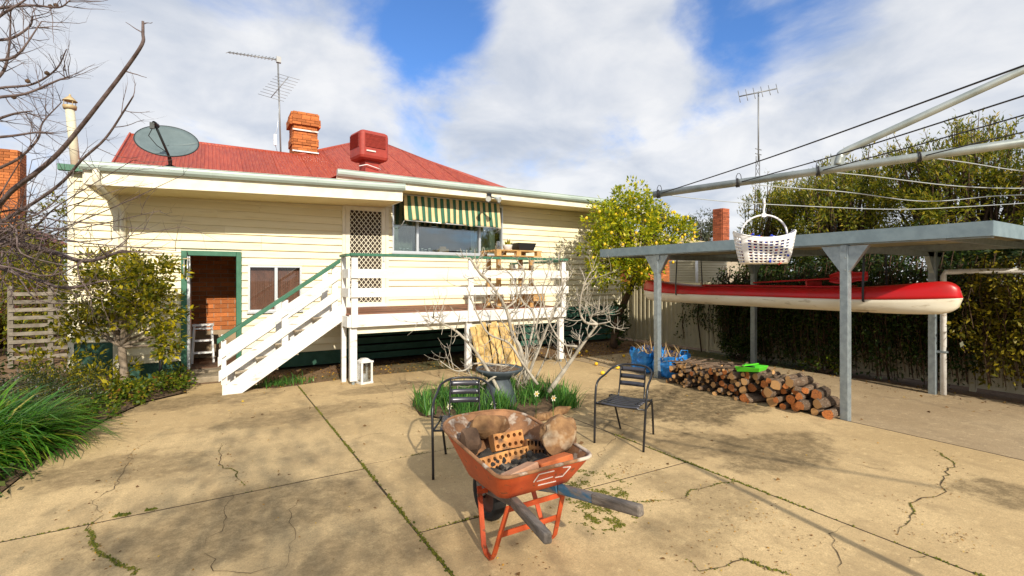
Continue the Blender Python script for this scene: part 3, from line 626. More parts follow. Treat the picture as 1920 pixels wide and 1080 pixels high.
# ---- brick chimney
def brickwall(parent, x0, x1, y, z0, z1, m, bw=.23, bh=.076, jt=.010, dep=.03, face='y', flip=1, holes=None, hsh=None):
    me, _ = MB().bx(-.5, .5, -dep/2, dep/2, -.5, .5).mesh('brick', M[m], False)
    r_ = 0; z_ = z0
    while z_+bh <= z1+.001:
        x_ = x0-(bw/2+.005 if r_ % 2 else 0)
        while x_ < x1-.02:
            a, b = max(x_, x0), min(x_+bw, x1)
            if b-a > .02:
                jig = R.uniform(-.003, .003)
                T = Matrix.Translation(((a+b)/2, y+jig, z_+bh/2)) if face == 'y' else Matrix.Translation((y+jig, (a+b)/2, z_+bh/2)) @ Matrix.Rotation(rad(90), 4, 'Z')
                piece(me, 'brick', T @ Matrix.Diagonal((b-a, 1, bh, 1)), parent)
            x_ += bw+jt
        z_ += bh+jt; r_ += 1
def chimney(parent, x0, x1, y0, y1, z0, z1, m, steps=True, name='chimney'):
    core = MB().bx(x0+.01, x1-.01, y0+.01, y1-.01, z0, z1-.004).build(name, M['mortar'], parent)
    H = z1-z0
    lv = [(z0, z0+H*.50, 0), (z0+H*.50, z0+H*.62, .015), (z0+H*.62, z0+H*.80, .0), (z0+H*.80, z0+H*.92, .04), (z0+H*.92, z1, .02)] if steps else [(z0, z1, 0)]
    for a, b, e in lv:
        nr = max(1, round((b-a)/.086)); bh = (b-a)/nr-.010
        if e: core.data = core.data
        brickwall(core, x0-e, x1+e, y0-e, a+.005, b, m, bh=bh, dep=.05+e*2); brickwall(core, y0-e+.03, y1+e, x0-e, a+.005, b, m, bh=bh, dep=.05+e*2, face='x'); brickwall(core, y0-e+.03, y1+e, x1+e, a+.005, b, m, bh=bh, dep=.05+e*2, face='x')
    return core
ch = chimney(house, 2.03, 2.66, 15.25, 15.95, 4.6, 6.50, 'brick')
MB().bx(2.0, 2.69, 15.17, 15.21, 5.95, 5.99).build('strap_band', M['white'], ch); MB().bx(1.99, 2.70, 15.16, 15.2, 5.34, 5.37).build('strap_band', M['alu'], ch)
# ---- open doorway with green frame, brick room behind
df = MB().bx(-.43, -.345, WY-.06, WY+.10, .10, 2.18).bx(.395, .48, WY-.06, WY+.10, .10, 2.18).bx(-.344, .394, WY-.06, WY+.10, 2.095, 2.18).build('door_frame', M['green'], house, bevel=.006)
MB().bx(-.343, -.30, WY-.03, WY+.6, .13, 2.08).build('sliding_door_edge', M['alu'], house)
MB().bx(-.43, .48, WY-.12, WY+.12, .06, .10).build('threshold', M['concretestep'], house)
room = MB().bx(-1.1, 1.9, WY+.125, 11.75, .08, .115).bx(-1.15, -1.1, WY+.125, 11.75, .1, 2.5).bx(1.9, 1.95, WY+.125, 11.75, .1, 2.5).bx(-1.15, 1.95, WY+.125, 11.75, 2.5, 2.54).build('room_shell', M['floor'], house)
iw = MB().bx(-1.1, 1.9, 11.60, 11.75, .117, 2.495).build('brick_inner_wall', M['mortar'], house)
brickwall(iw, -.55, 1.25, 11.595, .66, 2.46, 'brick', bw=.235, bh=.078)
MB().bx(-1.08, 1.88, 11.565, 11.599, .117, .655).build('rendered_dado', M['render'], house)
# ---- lower sliding window
def frame(x0, x1, z0, z1, y0, y1, t, m, parent, name='window_frame'):
    return MB().bx(x0, x0+t, y0, y1, z0, z1).bx(x1-t, x1, y0, y1, z0, z1).bx(x0+t, x1-t, y0, y1, z0, z0+t).bx(x0+t, x1-t, y0, y1, z1-t, z1).build(name, m, parent)
def window(x0, x1, z0, z1, mull, t=.035, gl='glass'):
    fr = frame(x0, x1, z0, z1, WY-.05, WY+.05, t, M['alu'], house, 'window')
    MB().bx(x0-.02, x1+.02, WY-.085, WY-.051, z0-.03, z0+.01).build('window_sill', M['alu'], fr)
    e = [x0+t]+list(mull)+[x1-t]
    for q in mull: MB().bx(q-.025, q+.025, WY-.045, WY+.03, z0+t, z1-t).build('mullion', M['alu'], fr)
    for a, b in zip(e[:-1], e[1:]): MB().bx(a+.002, b-.002, WY-.004, WY+.0, z0+t, z1-t).build('pane', M[gl], fr)
    return fr
fr = window(.58, 1.49, 1.09, 1.94, [1.045], gl='glasslow')
for i in range(22):
    xx = .63+i*.039; MB().bx(xx, xx+.034, WY+.06+.004*(i % 2), WY+.066+.004*(i % 2), 1.11, 1.92).build('blind_slat', M['blind'], fr)
fr = window(3.26, 5.96, 2.25, 3.42, [3.82, 5.34])
def curt(x0, x1):
    MB().grid(lambda a, b: (x0+(x1-x0)*a, WY+.30+.025*math.sin(a*34)+.008*math.sin(a*71), 2.27+1.12*b), 40, 1).build('curtain', M['curtain'], fr)
curt(3.28, 3.88); curt(5.28, 5.94)
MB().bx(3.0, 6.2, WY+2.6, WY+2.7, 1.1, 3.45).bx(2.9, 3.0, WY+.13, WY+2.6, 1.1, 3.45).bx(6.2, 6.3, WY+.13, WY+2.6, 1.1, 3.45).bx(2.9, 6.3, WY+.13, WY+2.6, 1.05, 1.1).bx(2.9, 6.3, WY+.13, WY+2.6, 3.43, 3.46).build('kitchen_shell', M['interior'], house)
MB().bx(3.27, 5.95, WY+.051, WY+.27, 2.235, 2.262).build('inside_shelf', M['white'], fr)
# ---- security screen door
sdoor = frame(2.24, 3.18, 1.12, 3.23, WY-.055, WY+.05, .06, M['trim'], house, 'door_surround')
dr = frame(2.305, 3.115, 1.13, 3.165, WY-.05, WY-.015, .085, M['trim'], house, 'screen_door')
MB().bx(2.392, 3.028, WY+.005, WY+.012, 1.22, 3.08).build('fly_screen', M['mesh'], dr)
gr = MB(); gx0, gx1, gz0, gz1 = 2.39, 3.03, 1.215, 3.08; st = .092
for s in (1, -1):
    c = -40
    for c in range(-45, 60):
        pts = []
        # line x = s*z*0.78 + c*st
        k0 = .80
        za, zb = gz0, gz1
        f = lambda z_: s*(z_-gz0)*k0+c*st+gx0
        lo_ = max(za, min(zb, gz0+(gx0-gx0-c*st)/(s*k0))); hi_ = max(za, min(zb, gz0+(gx1-gx0-c*st)/(s*k0)))
        a, b = min(lo_, hi_), max(lo_, hi_)
        if b-a < .02: continue
        gr.beam((f(a), WY-.03+.003*s, a), (f(b), WY-.03+.003*s, b), .010, .012, up=(0, 1, 0))
gr.build('diamond_grille', M['trim'], dr)
MB().bx(3.05, 3.09, WY-.075, WY-.051, 2.05, 2.2).build('door_handle', M['alu'], dr)
MB().bx(2.3, 3.12, WY-.12, WY-.056, 1.108, 1.135).build('door_sill', M['alu'], house)
# ---- striped awning over the big window
aw = thing('striped_awning', 'green and cream striped canvas awning rolled down over the large window', 'awning', (4.5, 9.8, 2.86))
NS = 31
am = MB()
for i in range(NS):
    def fn(a, b, i=i):
        s = (i+a)/NS; xx = 3.40+2.28*s; sag = .05*s
        zt, zb = 3.44, 2.90-.05*s+.012*math.sin(s*17)
        y = 9.80-.08*b+.022*math.sin(s*23+b*2.5)*b+.014*math.sin(s*61)*b
        dx_ = .02*b*math.sin(s*9)*(1-s)
        return (xx+dx_, y, zt+(zb-zt)*b-.01*math.sin(s*40)*b)
    am.grid(fn, 3, 12, mi=i % 2)
am.build('canvas', [M['awnc'], M['awng']], aw, solid=.004)
MB().tube([(3.37, 9.815, 3.43), (5.72, 9.815, 3.43)], .022, 8).build('top_roller', M['alu'], aw)
MB().tube([(3.43, 9.72, 2.895), (5.66, 9.72, 2.85)], .010, 8).build('bottom_rail', M['alu'], aw)
for q in (3.385, 5.70): MB().tube([(q, 10.12, 2.75), (q, 9.90, 2.80), (q, 9.72, 2.88)], .008, 6).build('side_arm', M['alu'], aw)
# ---- twin floodlight
fl = thing('floodlight', 'twin spotlight with silver lamps under the gutter beside the awning', 'floodlight', at(918, 370, Y=RY-.02))
p = at(918, 369, Y=RY-.05)
MB().box(p+V(0, .03, .02), (.10, .05, .12)).build('mounting_box', M['darkmetal'], fl)
for s in (-1, 1):
    b0 = p+V(0, -.01, 0); b1 = p+V(s*.09, -.10, -.03); MB().tube([b0, b1], .014, 8).build('arm', M['darkmetal'], fl)
    d = V(s*.4, -.8, -.45).normalized(); Mq = d.to_track_quat('Z', 'Y').to_matrix()
    lp = MB().lathe([(.02, -.03), (.03, .02), (.06, .10), (.062, .12)], b1, 16, Mq).build('lamp_shell', M['alu'], fl); MB().lathe([(.001, .117), (.058, .115)], b1, 16, Mq).build('lens', M['lampglass'], lp)
# ================================================================== ON THE ROOF
# satellite dish
sc = at(314, 264, Y=10.0)
sdish = thing('satellite_dish', 'large grey satellite dish tilted skywards on the left eave', 'satellite dish', (sc.x, 10.1, zl(sc.x)+.03))
axis = V(.07, -.70, .70).normalized(); sx = V(0, 0, 1).cross(axis).normalized(); sy = axis.cross(sx)
if sy.z < 0: sy = -sy
RA, RB = .445, .455
dm = MB()
def dfn(rr):
    def f(a, b):
        t = 2*math.pi*a; q = b*rr; return sc+sx*(RA*q*math.cos(t))+sy*(RB*q*math.sin(t)+.05*q*math.cos(t))+axis*(.09*(q*q-1))
    return f
dm.grid(dfn(1), 40, 6)
d_ = dm.build('reflector', M['dish'], sdish, solid=.012)
MB().tube([dfn(1)(i/40, 1) for i in range(41)], .010, 6, cap=False).build('rim', M['dishdark'], d_)
lnb = at(290, 232, Y=9.25); bz = zl(sc.x); pm = V(sc.x+.03, 10.15, bz)
MB().tube([pm+V(0, -.02, .2), sc+sy*-.44+axis*.02, lnb], .019, 8).build('feed_arm', M['dishdark'], sdish)
MB().lathe([(.025, -.05), (.035, .0), (.032, .06), (.045, .09), (.0, .095)], lnb, 12, (sc-lnb).normalized().to_track_quat('Z', 'Y').to_matrix()).build('feed_horn', M['dishdark'], sdish)
MB().box(lnb+V(-.03, -.02, -.04), (.06, .05, .09)).build('feed_bracket', M['dishdark'], sdish)
MB().tube([lnb, lnb+V(-.08, .05, -.18), lnb+V(.0, .35, -.25), sc+sy*-.45+axis*.05], .006, 5).build('cable', M['dishdark'], sdish)
MB().tube([pm+V(0, 0, .02), pm+V(0, 0, .32), sc+axis*-.09], .028, 10).build('mast', M['dishdark'], sdish)
for q in (-.35, .42): MB().tube([pm+V(q, -.25, .03), pm+V(0, 0, .26)], .013, 6).build('strut', M['dishdark'], sdish)
MB().box(pm+V(0, 0, .02), (.2, .2, .02)).build('foot_plate', M['dishdark'], sdish)
# tv antenna on a mast beside the chimney
am0 = at(527, 288, Y=15.15); Zm = am0.y/ray(527, 288).y
top = at(521, 112, Z=Zm); 
ta = thing('tv_antenna', 'tall television antenna mast strapped beside the brick chimney', 'antenna', am0)
MB().tube([V(am0.x, am0.y, 4.9), top], .022, 8).build('mast', M['antenna'], ta)
def yagi(root, c, d, n_, ln0, ln1, el, L_, m='antenna', r=.009, up=False):
    d = Vector(d).normalized(); e = Vector(el).normalized(); bo = MB().tube([c-d*L_*.5, c+d*L_*.5], r*1.3, 6).build('boom', M[m], root)
    for i in range(n_):
        q = i/(n_-1); p = c+d*(q-.5)*L_; ln = ln0+(ln1-ln0)*q; MB().tube([p-e*ln/2, p+e*ln/2], r*.7, 5).build('element', M[m], bo)
bl = at(428, 98, Z=Zm-.3); yagi(ta, (top+bl)/2, bl-top, 15, .34, .20, (.5, .6, .55), (bl-top).length, r=.013)
MB().box(top+V(.02, 0, 0), (.12, .1, .16)).build('reflector_bracket', M['antenna'], ta)
c0, c1 = at(508, 183, Z=Zm-.05), at(541, 144, Z=Zm-.05); yagi(ta, (c0+c1)/2, c1-c0, 9, .75, .65, at(550, 165, Z=Zm)-at(498, 150, Z=Zm), (c1-c0).length, r=.009)
MB().box(at(516, 262, Z=Zm-.1), (.07, .05, .3)).build('booster_box', M['whiteplastic'], ta)
MB().tube([at(524, 190, Z=Zm), at(520, 240, Z=Zm-.1), at(513, 262, Z=Zm-.1), at(520, 285, Z=Zm)], .007, 5).build('cable', M['alu'], ta)
# evaporative cooler
ec = at(692, 302, Y=11.9)
Mr = Matrix.Translation(ec) @ Matrix.Rotation(rad(10), 4, 'Z') @ Matrix.Scale(.84, 4)
cool = thing('evaporative_cooler', 'red evaporative cooler with louvred sides on the roof ridge', 'cooler', M=Mr)
def rbox(mb, x0, x1, y0, y1, z0, z1, r, mi=0, n_=4):
    pts = []
    for cx, cy, a0 in ((x1-r, y1-r, 0), (x0+r, y1-r, 90), (x0+r, y0+r, 180), (x1-r, y0+r, 270)):
        for i in range(n_+1): t = rad(a0+90*i/n_); pts.append((cx+r*math.cos(t), cy+r*math.sin(t)))
    return pts
k = 20; mb = MB(); lev = [(-.40, .80), (-.37, .94), (-.30, 1.0), (.28, 1.0), (.36, .97), (.40, .86)]
base = rbox(mb, -.43, .43, -.40, .40, 0, 0, .10); k = len(base); vv = []
zc = .37
for z_, s in lev: vv += [(x_*s, y_*s, z_+zc) for x_, y_ in base]
mb.add(vv, [tuple(range(k))[::-1], tuple(range(len(vv)-k, len(vv)))]+[(i*k+j, i*k+(j+1) % k, (i+1)*k+(j+1) % k, (i+1)*k+j) for i in range(len(lev)-1) for j in range(k)])
body = mb.build('housing', M['cooler'], cool, local=True, bevel=.012)
MB().bx(-.30, .31, -.412, -.401, -.02+zc, .30+zc).build('louvre_recess', M['black'], body, local=False) if 0 else None
lv = MB().bx(-.30, .31, -.412, -.402, -.07+zc, .31+zc).build('louvre_recess', M['coolerdark'], cool, local=True)
for i in range(12):
    z_ = -.055+i*.0315+zc; o = MB().box((.005, -.42, z_), (.60, .006, .024), rot('X', -35)).build('louvre', M['cooler'], cool, local=True)
lv = MB().bx(-.442, -.432, -.29, .29, -.07+zc, .31+zc).build('louvre_recess', M['coolerdark'], cool, local=True)
for i in range(12):
    z_ = -.055+i*.0315+zc; MB().box((-.45, 0, z_), (.006, .56, .024), rot('Y', -35)).build('louvre', M['cooler'], cool, local=True)
MB().bx(-.27, .0, -.43, -.402, -.20+zc, -.165+zc).build('badge', M['whitemark'], cool, local=True)
MB().bx(-.20, .20, -.20, .22, -.90+zc, -.39+zc).build('duct', M['cooler'], cool, local=True, bevel=.01)
MB().tube([V(-.42, -.26, -.62+zc), V(-.2, -.28, -.55+zc), V(.1, -.28, -.6+zc), V(.24, -.24, -.62+zc)], .012, 6).build('water_pipe', M['whiteplastic'], cool, local=True)
# cream flue with cowl at the wing
f0 = at(143, 312, Y=11.25); f1 = at(131, 205, Y=11.25)
flue = thing('flue_pipe', 'cream metal flue pipe with conical cowl rising behind the left eave', 'flue', (f0.x, 11.25, 3.56))
MB().tube([V(f0.x, 11.25, 3.57), f1], .066, 14).build('pipe', M['flue'], flue)
MB().tube([f1, f1+V(-.002, 0, .06)], [.09, .10], 14).build('collar', M['flueold'], flue)
for i in range(4): a = i*1.57+.6; MB().tube([f1+V(.085*math.cos(a), .085*math.sin(a), .05), f1+V(.085*math.cos(a), .085*math.sin(a), .15)], .006, 5).build('cowl_leg', M['flueold'], flue)
MB().lathe([(.105, .14), (.06, .19), (.012, .235), (.02, .25), (.0, .27)], f1, 16).build('cowl', M['flueold'], flue)

# ================================================================== DECK AND STAIRS
DY, DZ, DX0, DX1 = 7.95, 1.12, 1.91, 6.14
deck = thing('timber_deck', 'white railed timber deck on posts behind the bare fig tree', 'deck', ((DX0+DX1)/2, 9, 0))
y = DY+.03
while y < WY-.09:
    me, _c = MB().bx(DX0-.02, DX1+.03, y, y+.088, DZ-.022, DZ).mesh('deck_board', M['deckwood']); piece(me, 'deck_board', Matrix.Translation(_c), deck); y += .093
MB().bx(DX0-.04, DX1+.02, DY-.005, DY+.029, DZ-.20, DZ-.002).build('fascia_board', M['white'], deck, bevel=.004)
MB().bx(DX0-.075, DX0-.041, DY-.004, WY-.05, DZ-.20, DZ-.024).build('fascia_board', M['white'], deck, bevel=.004); MB().bx(DX1+.021, DX1+.055, DY, WY-.05, DZ-.20, DZ-.024).build('fascia_board', M['white'], deck, bevel=.004)
MB().bx(DX0, DX1, DY+.12, DY+.21, DZ-.32, DZ-.20).build('bearer', M['trim'], deck)
for i in range(9): xx = DX0+.02+i*(DX1-DX0-.06)/8; MB().bx(xx, xx+.045, DY+.03, WY-.06, DZ-.18, DZ-.024).build('joist', M['greywood'], deck)
for i, xx in enumerate((DX0+.035, 4.0, DX1-.04)):
    MB().bx(xx-.055, xx+.055, DY+.031, DY+.12, .055, DZ-.2).bx(xx-.05, xx+.05, DY-.045, DY-.006, DZ-.2 if i else DZ-.20, DZ+.93).build('post', M['white'], deck, bevel=.005)
    MB().bx(xx-.02, xx+.02, DY+.055, DY+.095, -.03, .056).build('post_stirrup', M['steel'], deck)
for zt in (1.85, 1.545):
    MB().bx(DX0-.03, DX1+.05, DY-.085, DY-.046, zt-.145, zt).build('rail_board', M['white'], deck, bevel=.004)
    MB().bx(DX0-.075, DX0-.04, DY-.08, DY+.40, zt-.145, zt).build('rail_board', M['white'], deck, bevel=.004); MB().bx(DX1+.015, DX1+.05, DY-.045, WY-.1, zt-.145, zt).build('rail_board', M['white'], deck, bevel=.004)
MB().bx(DX0-.04, DX1+.03, DY-.095, DY+.02, 2.055, 2.10).build('top_rail', M['green'], deck, bevel=.005)
MB().bx(DX0-.10, DX0-.03, DY-.06, DY+.43, 2.05, 2.09).build('top_rail', M['green'], deck); MB().bx(DX1-.02, DX1+.05, DY+.021, WY-.1, 2.03, 2.075).build('top_rail', M['green'], deck)
MB().bx(DX1+.015, DX1+.11, WY-.2, WY-.1, .0, 2.03).build('post', M['white'], deck)
MB().bx(DX0-.08, DX0-.01, 8.28, 8.35, 0, 2.05).build('newel_post', M['white'], deck, bevel=.004)
# stairs running down to the left
stairs = thing('timber_stairs', 'white timber stairs with green handrail leading up to the deck', 'stairs', (1, 8.7, 0))
SL = .70
def sz(x_): return (x_-.17)*SL
for yy, nm in ((8.30, 0), (9.12, 1)):
    # stringer
    lo_ = [(.17, 0.0), (.40, 0.0), (1.83, sz(1.83)-.17), (1.83, sz(1.83)+.12), (.17, .12)]
    MB().prism(lo_, 'y', yy-.02, yy+.02).build('stringer', M['white'], stairs, bevel=.004, fixn=True)
    yo = yy-.045 if not nm else yy+.045
    for d0 in ((.25, .56) if not nm else (.33,)):
        MB().prism([(.10, sz(.10)+d0), (1.80, sz(1.80)+d0), (1.80, sz(1.80)+d0+.155), (.10, sz(.10)+d0+.155)], 'y', yo-.017, yo+.017).build('rail_board', M['white'], stairs, bevel=.004, fixn=True)
    if not nm: MB().prism([(.08, sz(.08)+.815), (1.80, sz(1.80)+.815), (1.80, sz(1.80)+.885), (.08, sz(.08)+.885)], 'y', yy-.075, yy+.03).build('handrail', M['green'], stairs, bevel=.006, fixn=True)
    for xx in (.20, .98, 1.72):
        zb = .0 if xx < .3 else sz(xx)+.05
        MB().bx(xx-.045, xx+.045, yy-.0275+(.0 if nm else -.0), yy+.0165, zb, sz(xx)+.80).build('baluster_post', M['white'], stairs) if xx > .3 else MB().bx(xx-.055, xx-.004, yy-.0275, yy+.0195, zb, sz(xx)+.78).build('baluster_post', M['white'], stairs)
for i in range(5):
    xx = .46+i*.29; zz_ = sz(xx)-.01; MB().bx(xx-.13, xx+.14, 8.321, 9.099, zz_-.02, zz_+.02).build('tread', M['treadwood'], stairs, bevel=.006)
    MB().bx(xx+.10, xx+.14, 8.33, 9.09, zz_-.10, zz_-.021).build('cleat', M['treadwood'], stairs)
# concrete doorstep
ds = MB(); ds.bx(-.42, .46, 9.62, WY-.125, -.05, .06); tag(ds.build('doorstep', M['concretestep'], bevel=.02), 'worn concrete step in front of the green door frame', 'step')
ds = MB(); ds.bx(-.40, .42, 9.30, 9.615, -.06, -.004); 
# ================================================================== THINGS ROUND THE HOUSE
# step ladder in the doorway
lad = thing('step_ladder', 'white aluminium stepladder standing inside the open doorway', 'ladder', (-.12, 10.95, .117))
for s in (-.17, .17):
    MB().beam((-.12+s, 10.80, .12), (-.12+s*.8, 10.95, .82), .03, .055).build('front_rail', M['whiteplastic'], lad); MB().beam((-.12+s, 11.22, .12), (-.12+s*.8, 10.98, .80), .025, .03).build('rear_leg', M['whiteplastic'], lad)
for i in range(3): MB().bx(-.12-.15, -.12+.15, 10.78+i*.055, 10.90+i*.055, .30+i*.22, .33+i*.22).build('step', M['whiteplastic'], lad)
MB().bx(-.29, .05, 10.90, 11.06, .80, .84).build('top_cap', M['whiteplastic'], lad)
# wind chime by the door frame
wc = at(350, 486, Y=10.0)
chm = thing('wind_chime', 'small metal wind chime hanging at the left of the doorway', 'wind chime', wc+V(0, 0, -.35))
MB().lathe([(.0, .02), (.055, .015), (.06, 0), (0, 0)], wc, 14).build('top_disc', M['flueold'], chm)
for i in range(5): a = i*1.257; q = wc+V(.045*math.cos(a), .045*math.sin(a), -.02); MB().tube([q, q+V(0, 0, -.20-.03*i)], .008, 6).build('chime_tube', M['alu'], chm)
MB().tube([wc, wc+V(.01, .02, .10), wc+V(0, .09, .14)], .005, 5).build('hanger', M['darkmetal'], chm); MB().tube([wc+V(0, 0, 0), wc+V(0, 0, -.33)], .002, 4).lathe([(.0, -.36), (.02, -.33), (0, -.30)], wc, 8).build('clapper', M['flueold'], chm)
# white lantern at the deck post
q = at(683, 718, z=0); lan = thing('garden_lantern', 'white square lantern with glass sides beside the deck post', 'lantern', q, rad(12))
for sx_ in (-1, 1):
    for sy_ in (-1, 1): MB().bx(sx_*.085-.014, sx_*.085+.014, sy_*.085-.014, sy_*.085+.014, .03, .34).build('corner_post', M['white'], lan, local=True)
MB().bx(-.105, .105, -.105, .105, 0, .03).build('base', M['white'], lan, local=True); MB().bx(-.108, .108, -.108, .108, .34, .365).box((0, 0, .385), (.16, .16, .04), tap=.5).build('roof', M['white'], lan, local=True)
for (a, b, c_, d_) in ((-.07, .07, -.088, -.085), (-.07, .07, .085, .088)): MB().bx(a, b, c_, d_, .031, .339).build('pane', M['jarglass'], lan, local=True)
for s in (-.0865, .0865): MB().bx(s-.0015, s+.0015, -.07, .07, .031, .339).build('pane', M['jarglass'], lan, local=True)
MB().tube([V(0, 0, .03), V(0, 0, .15)], .03, 12).build('candle', M['whiteplastic'], lan, local=True)
# pale palings leaning against the deck
for i in range(8):
    xx = 4.08+i*.118+R.uniform(-.01, .01); top_ = DZ-.21-R.uniform(0, .03)
    wd = R.uniform(.085, .115); b0 = V(xx+R.uniform(-.03, .03), 7.70-.02*(i % 3), .0); t0 = V(xx-.06+R.uniform(-.02, .02), DY-.035-.012*(i % 2), top_-R.uniform(0, .1)+(.05 if i in (2, 4) else 0))
    o = MB().beam(b0+V(0, 0, .004), t0, wd, .014, up=(0, 1, .1)).build('timber_paling', M['paling'], bevel=.003)
    tag(o, ('leftmost', 'second from left', 'third from left', 'fourth from left', 'fourth from right', 'third from right', 'second from right', 'rightmost')[i]+' pale timber paling leaning against the deck front', 'paling', 'palings leaning against the deck')
# pallet shelf on the deck
PX, PYY = 5.15, 8.45
ps = thing('pallet_shelf', 'shelf made of pale pallet wood standing on the deck', 'shelf', (PX, PYY, DZ))
for xx in (PX-.38, PX+.38):
    for yy in (PYY-.2, PYY+.2): MB().bx(xx-.04, xx+.04, yy-.03, yy+.03, DZ, 2.13).build('leg', M['pallet'], ps)
for zz_ in (DZ+.12, DZ+.45, DZ+.75):
    for j in range(3): MB().bx(PX-.335, PX+.335, PYY-.21+j*.15, PYY-.11+j*.15, zz_, zz_+.018).build('shelf_board', M['pallet'], ps)
for s in range(6): MB().bx(PX-.50, PX+.55, PYY-.34+s*.12, PYY-.26+s*.12, 2.235, 2.255).build('top_board', M['pallet'], ps)
for xx in (PX-.45, PX, PX+.48):
    for yy in (PYY-.29, PYY+.27): MB().bx(xx-.05, xx+.05, yy-.05, yy+.05, 2.150, 2.234).build('block', M['pallet'], ps)
for yy in (PYY-.30, PYY, PYY+.27): MB().bx(PX-.5, PX+.55, yy-.045, yy+.045, 2.131, 2.149).build('base_board', M['pallet'], ps)
for i in range(5): tag(MB().bx(5.72, 6.05, 8.5, 9.2, DZ+.002+i*.052, DZ+.05+i*.052).build('timber_offcut', M['pallet']), 'pine board in the low stack at the right end of the deck', 'board', 'boards stacked on the deck')
pp = V(PX-.12, PYY-.1, 2.255)
pt = thing('potted_succulent', 'small white pot with green plant on the pallet shelf', 'potted plant', pp)
MB().lathe([(.0, 0), (.075, 0), (.10, .10), (.105, .11), (.09, .11), (.085, .09), (0, .09)], pp, 18).build('pot', M['whiteplastic'], pt)
nl = 60; P = np.tile(np.array(pp)+[0, 0, .09], (nl, 1))+NP.normal(0, .03, (nl, 3))*[1, 1, .2]; straps('foliage', P, NP.uniform(0, 6.28, nl), NP.uniform(.08, .17, nl), np.full(nl, .018), NP.uniform(.1, .9, nl), NP.uniform(.2, 1, nl), LF['shrub'], pt)
pp2 = V(PX-.36, PYY-.15, 2.255); tag(MB().lathe([(0, 0), (.055, 0), (.06, .12), (.035, .15), (.04, .17), (.03, .17), (.025, .15), (.05, .12), (.05, .01)], pp2, 16).build('glass_jar', M['jarglass']), 'clear glass jar on the pallet shelf beside the white pot', 'jar')
tb = MB(); c = V(PX+.30, PYY-.02, 2.255)
tb.add([(c.x+sx_*s, c.y+sy_*t_, c.z+zz_) for (s, t_, zz_) in ((.17, .13, 0), (.22, .17, .16), (.20, .15, .16), (.155, .115, .02)) for sx_, sy_ in ((-1, -1), (1, -1), (1, 1), (-1, 1))], [(3, 2, 1, 0), (12, 13, 14, 15)]+[(a*4+j, a*4+(j+1) % 4, a*4+4+(j+1) % 4, a*4+4+j) for a in range(3) for j in range(4)])
tag(tb.build('plastic_tub', M['blacktub'], bevel=.005), 'black rectangular plastic tub on the pallet shelf', 'tub')
# things on the window shelf
for i in range(13):
    xx = (3.5, 3.58, 3.66, 3.92, 4.0, 4.08, 4.17, 4.86, 4.94, 5.02, 5.10, 5.20, 5.45)[i]; hh = R.uniform(.07, .11); p = V(xx, WY+.15, 2.264)
    jt = thing('spice_jar', 'small glass jar with pale lid on the inside window shelf', 'jar', p, 0, 'jars along the window shelf')
    MB().lathe([(0, .0), (.028, .0), (.03, hh*.75), (.024, hh*.82)], p, 10).build('jar_body', M['jarglass'], jt); MB().lathe([(.026, hh*.82), (.026, hh), (0, hh)], p, 10).build('lid', M['whiteplastic'], jt); MB().tube([p+V(0, 0, .004), p+V(0, 0, hh*.6)], .024, 8).build('contents', M['canoecream'], jt)
tag(MB().bx(4.36, 4.62, WY+.10, WY+.20, 2.264, 2.37).bx(4.42, 4.56, WY+.11, WY+.19, 2.3701, 2.42).build('cardboard_box', M['cardboard']), 'brown cardboard box on the inside window shelf', 'box')
# ================================================================== FIRE BARROW AND CHAIRS
wbar = thing('wheelbarrow', 'orange steel wheelbarrow with weathered wooden handles used as a fire pit', 'wheelbarrow', (1.67, 2.6, 0))
def rrect(x0, x1, y0, y1, r, n_=5, rf=None):
    rf = rf or r; o = []
    for cx, cy, a0, q in ((x1-rf, y1-rf, 0, rf), (x0+rf, y1-rf, 90, rf), (x0+r, y0+r, 180, r), (x1-r, y0+r, 270, r)):
        for i in range(n_+1): t = rad(a0+90*i/n_); o.append((cx+q*math.cos(t), cy+q*math.sin(t)))
    return o
BCX = 1.665
def rimz(y): return .615+.085*max(0, min(1, (y-2.3)/.9))
lo_ = rrect(BCX-.255, BCX+.255, 2.40, 2.92, .06, rf=.12); hi_ = rrect(BCX-.335, BCX+.335, 2.28, 3.24, .075, rf=.26)
k = len(lo_); mb = MB(); vv = []
lev = [0, .25, .5, .75, 1]
for t in lev:
    for a, b in zip(lo_, hi_):
        y_ = a[1]+(b[1]-a[1])*t; vv.append((a[0]+(b[0]-a[0])*t, y_, .44+(rimz(b[1])-.44)*t))
nl_ = len(lev)
mb.add(vv, [tuple(range(k))[::-1]]+[(i*k+j, i*k+(j+1) % k, (i+1)*k+(j+1) % k, (i+1)*k+j) for i in range(nl_-1) for j in range(k)], True, 0)
c0 = V(BCX, 2.66, .44)
vi = [(x_+(c0.x-x_)*.012, y_+(c0.y-y_)*.012, z_+.004) for x_, y_, z_ in vv]
mb.add(vi, [tuple(range(k))]+[(i*k+(j+1) % k, i*k+j, (i+1)*k+j, (i+1)*k+(j+1) % k) for i in range(nl_-1) for j in range(k)], True, 1)
tray = mb.build('tray', [M['orange'], M['rusty']], wbar)
MB().tube([(x_, y_, rimz(y_)+.002) for x_, y_ in hi_+hi_[:1]], .011, 8, cap=False).build('rim', M['rusty'], wbar)
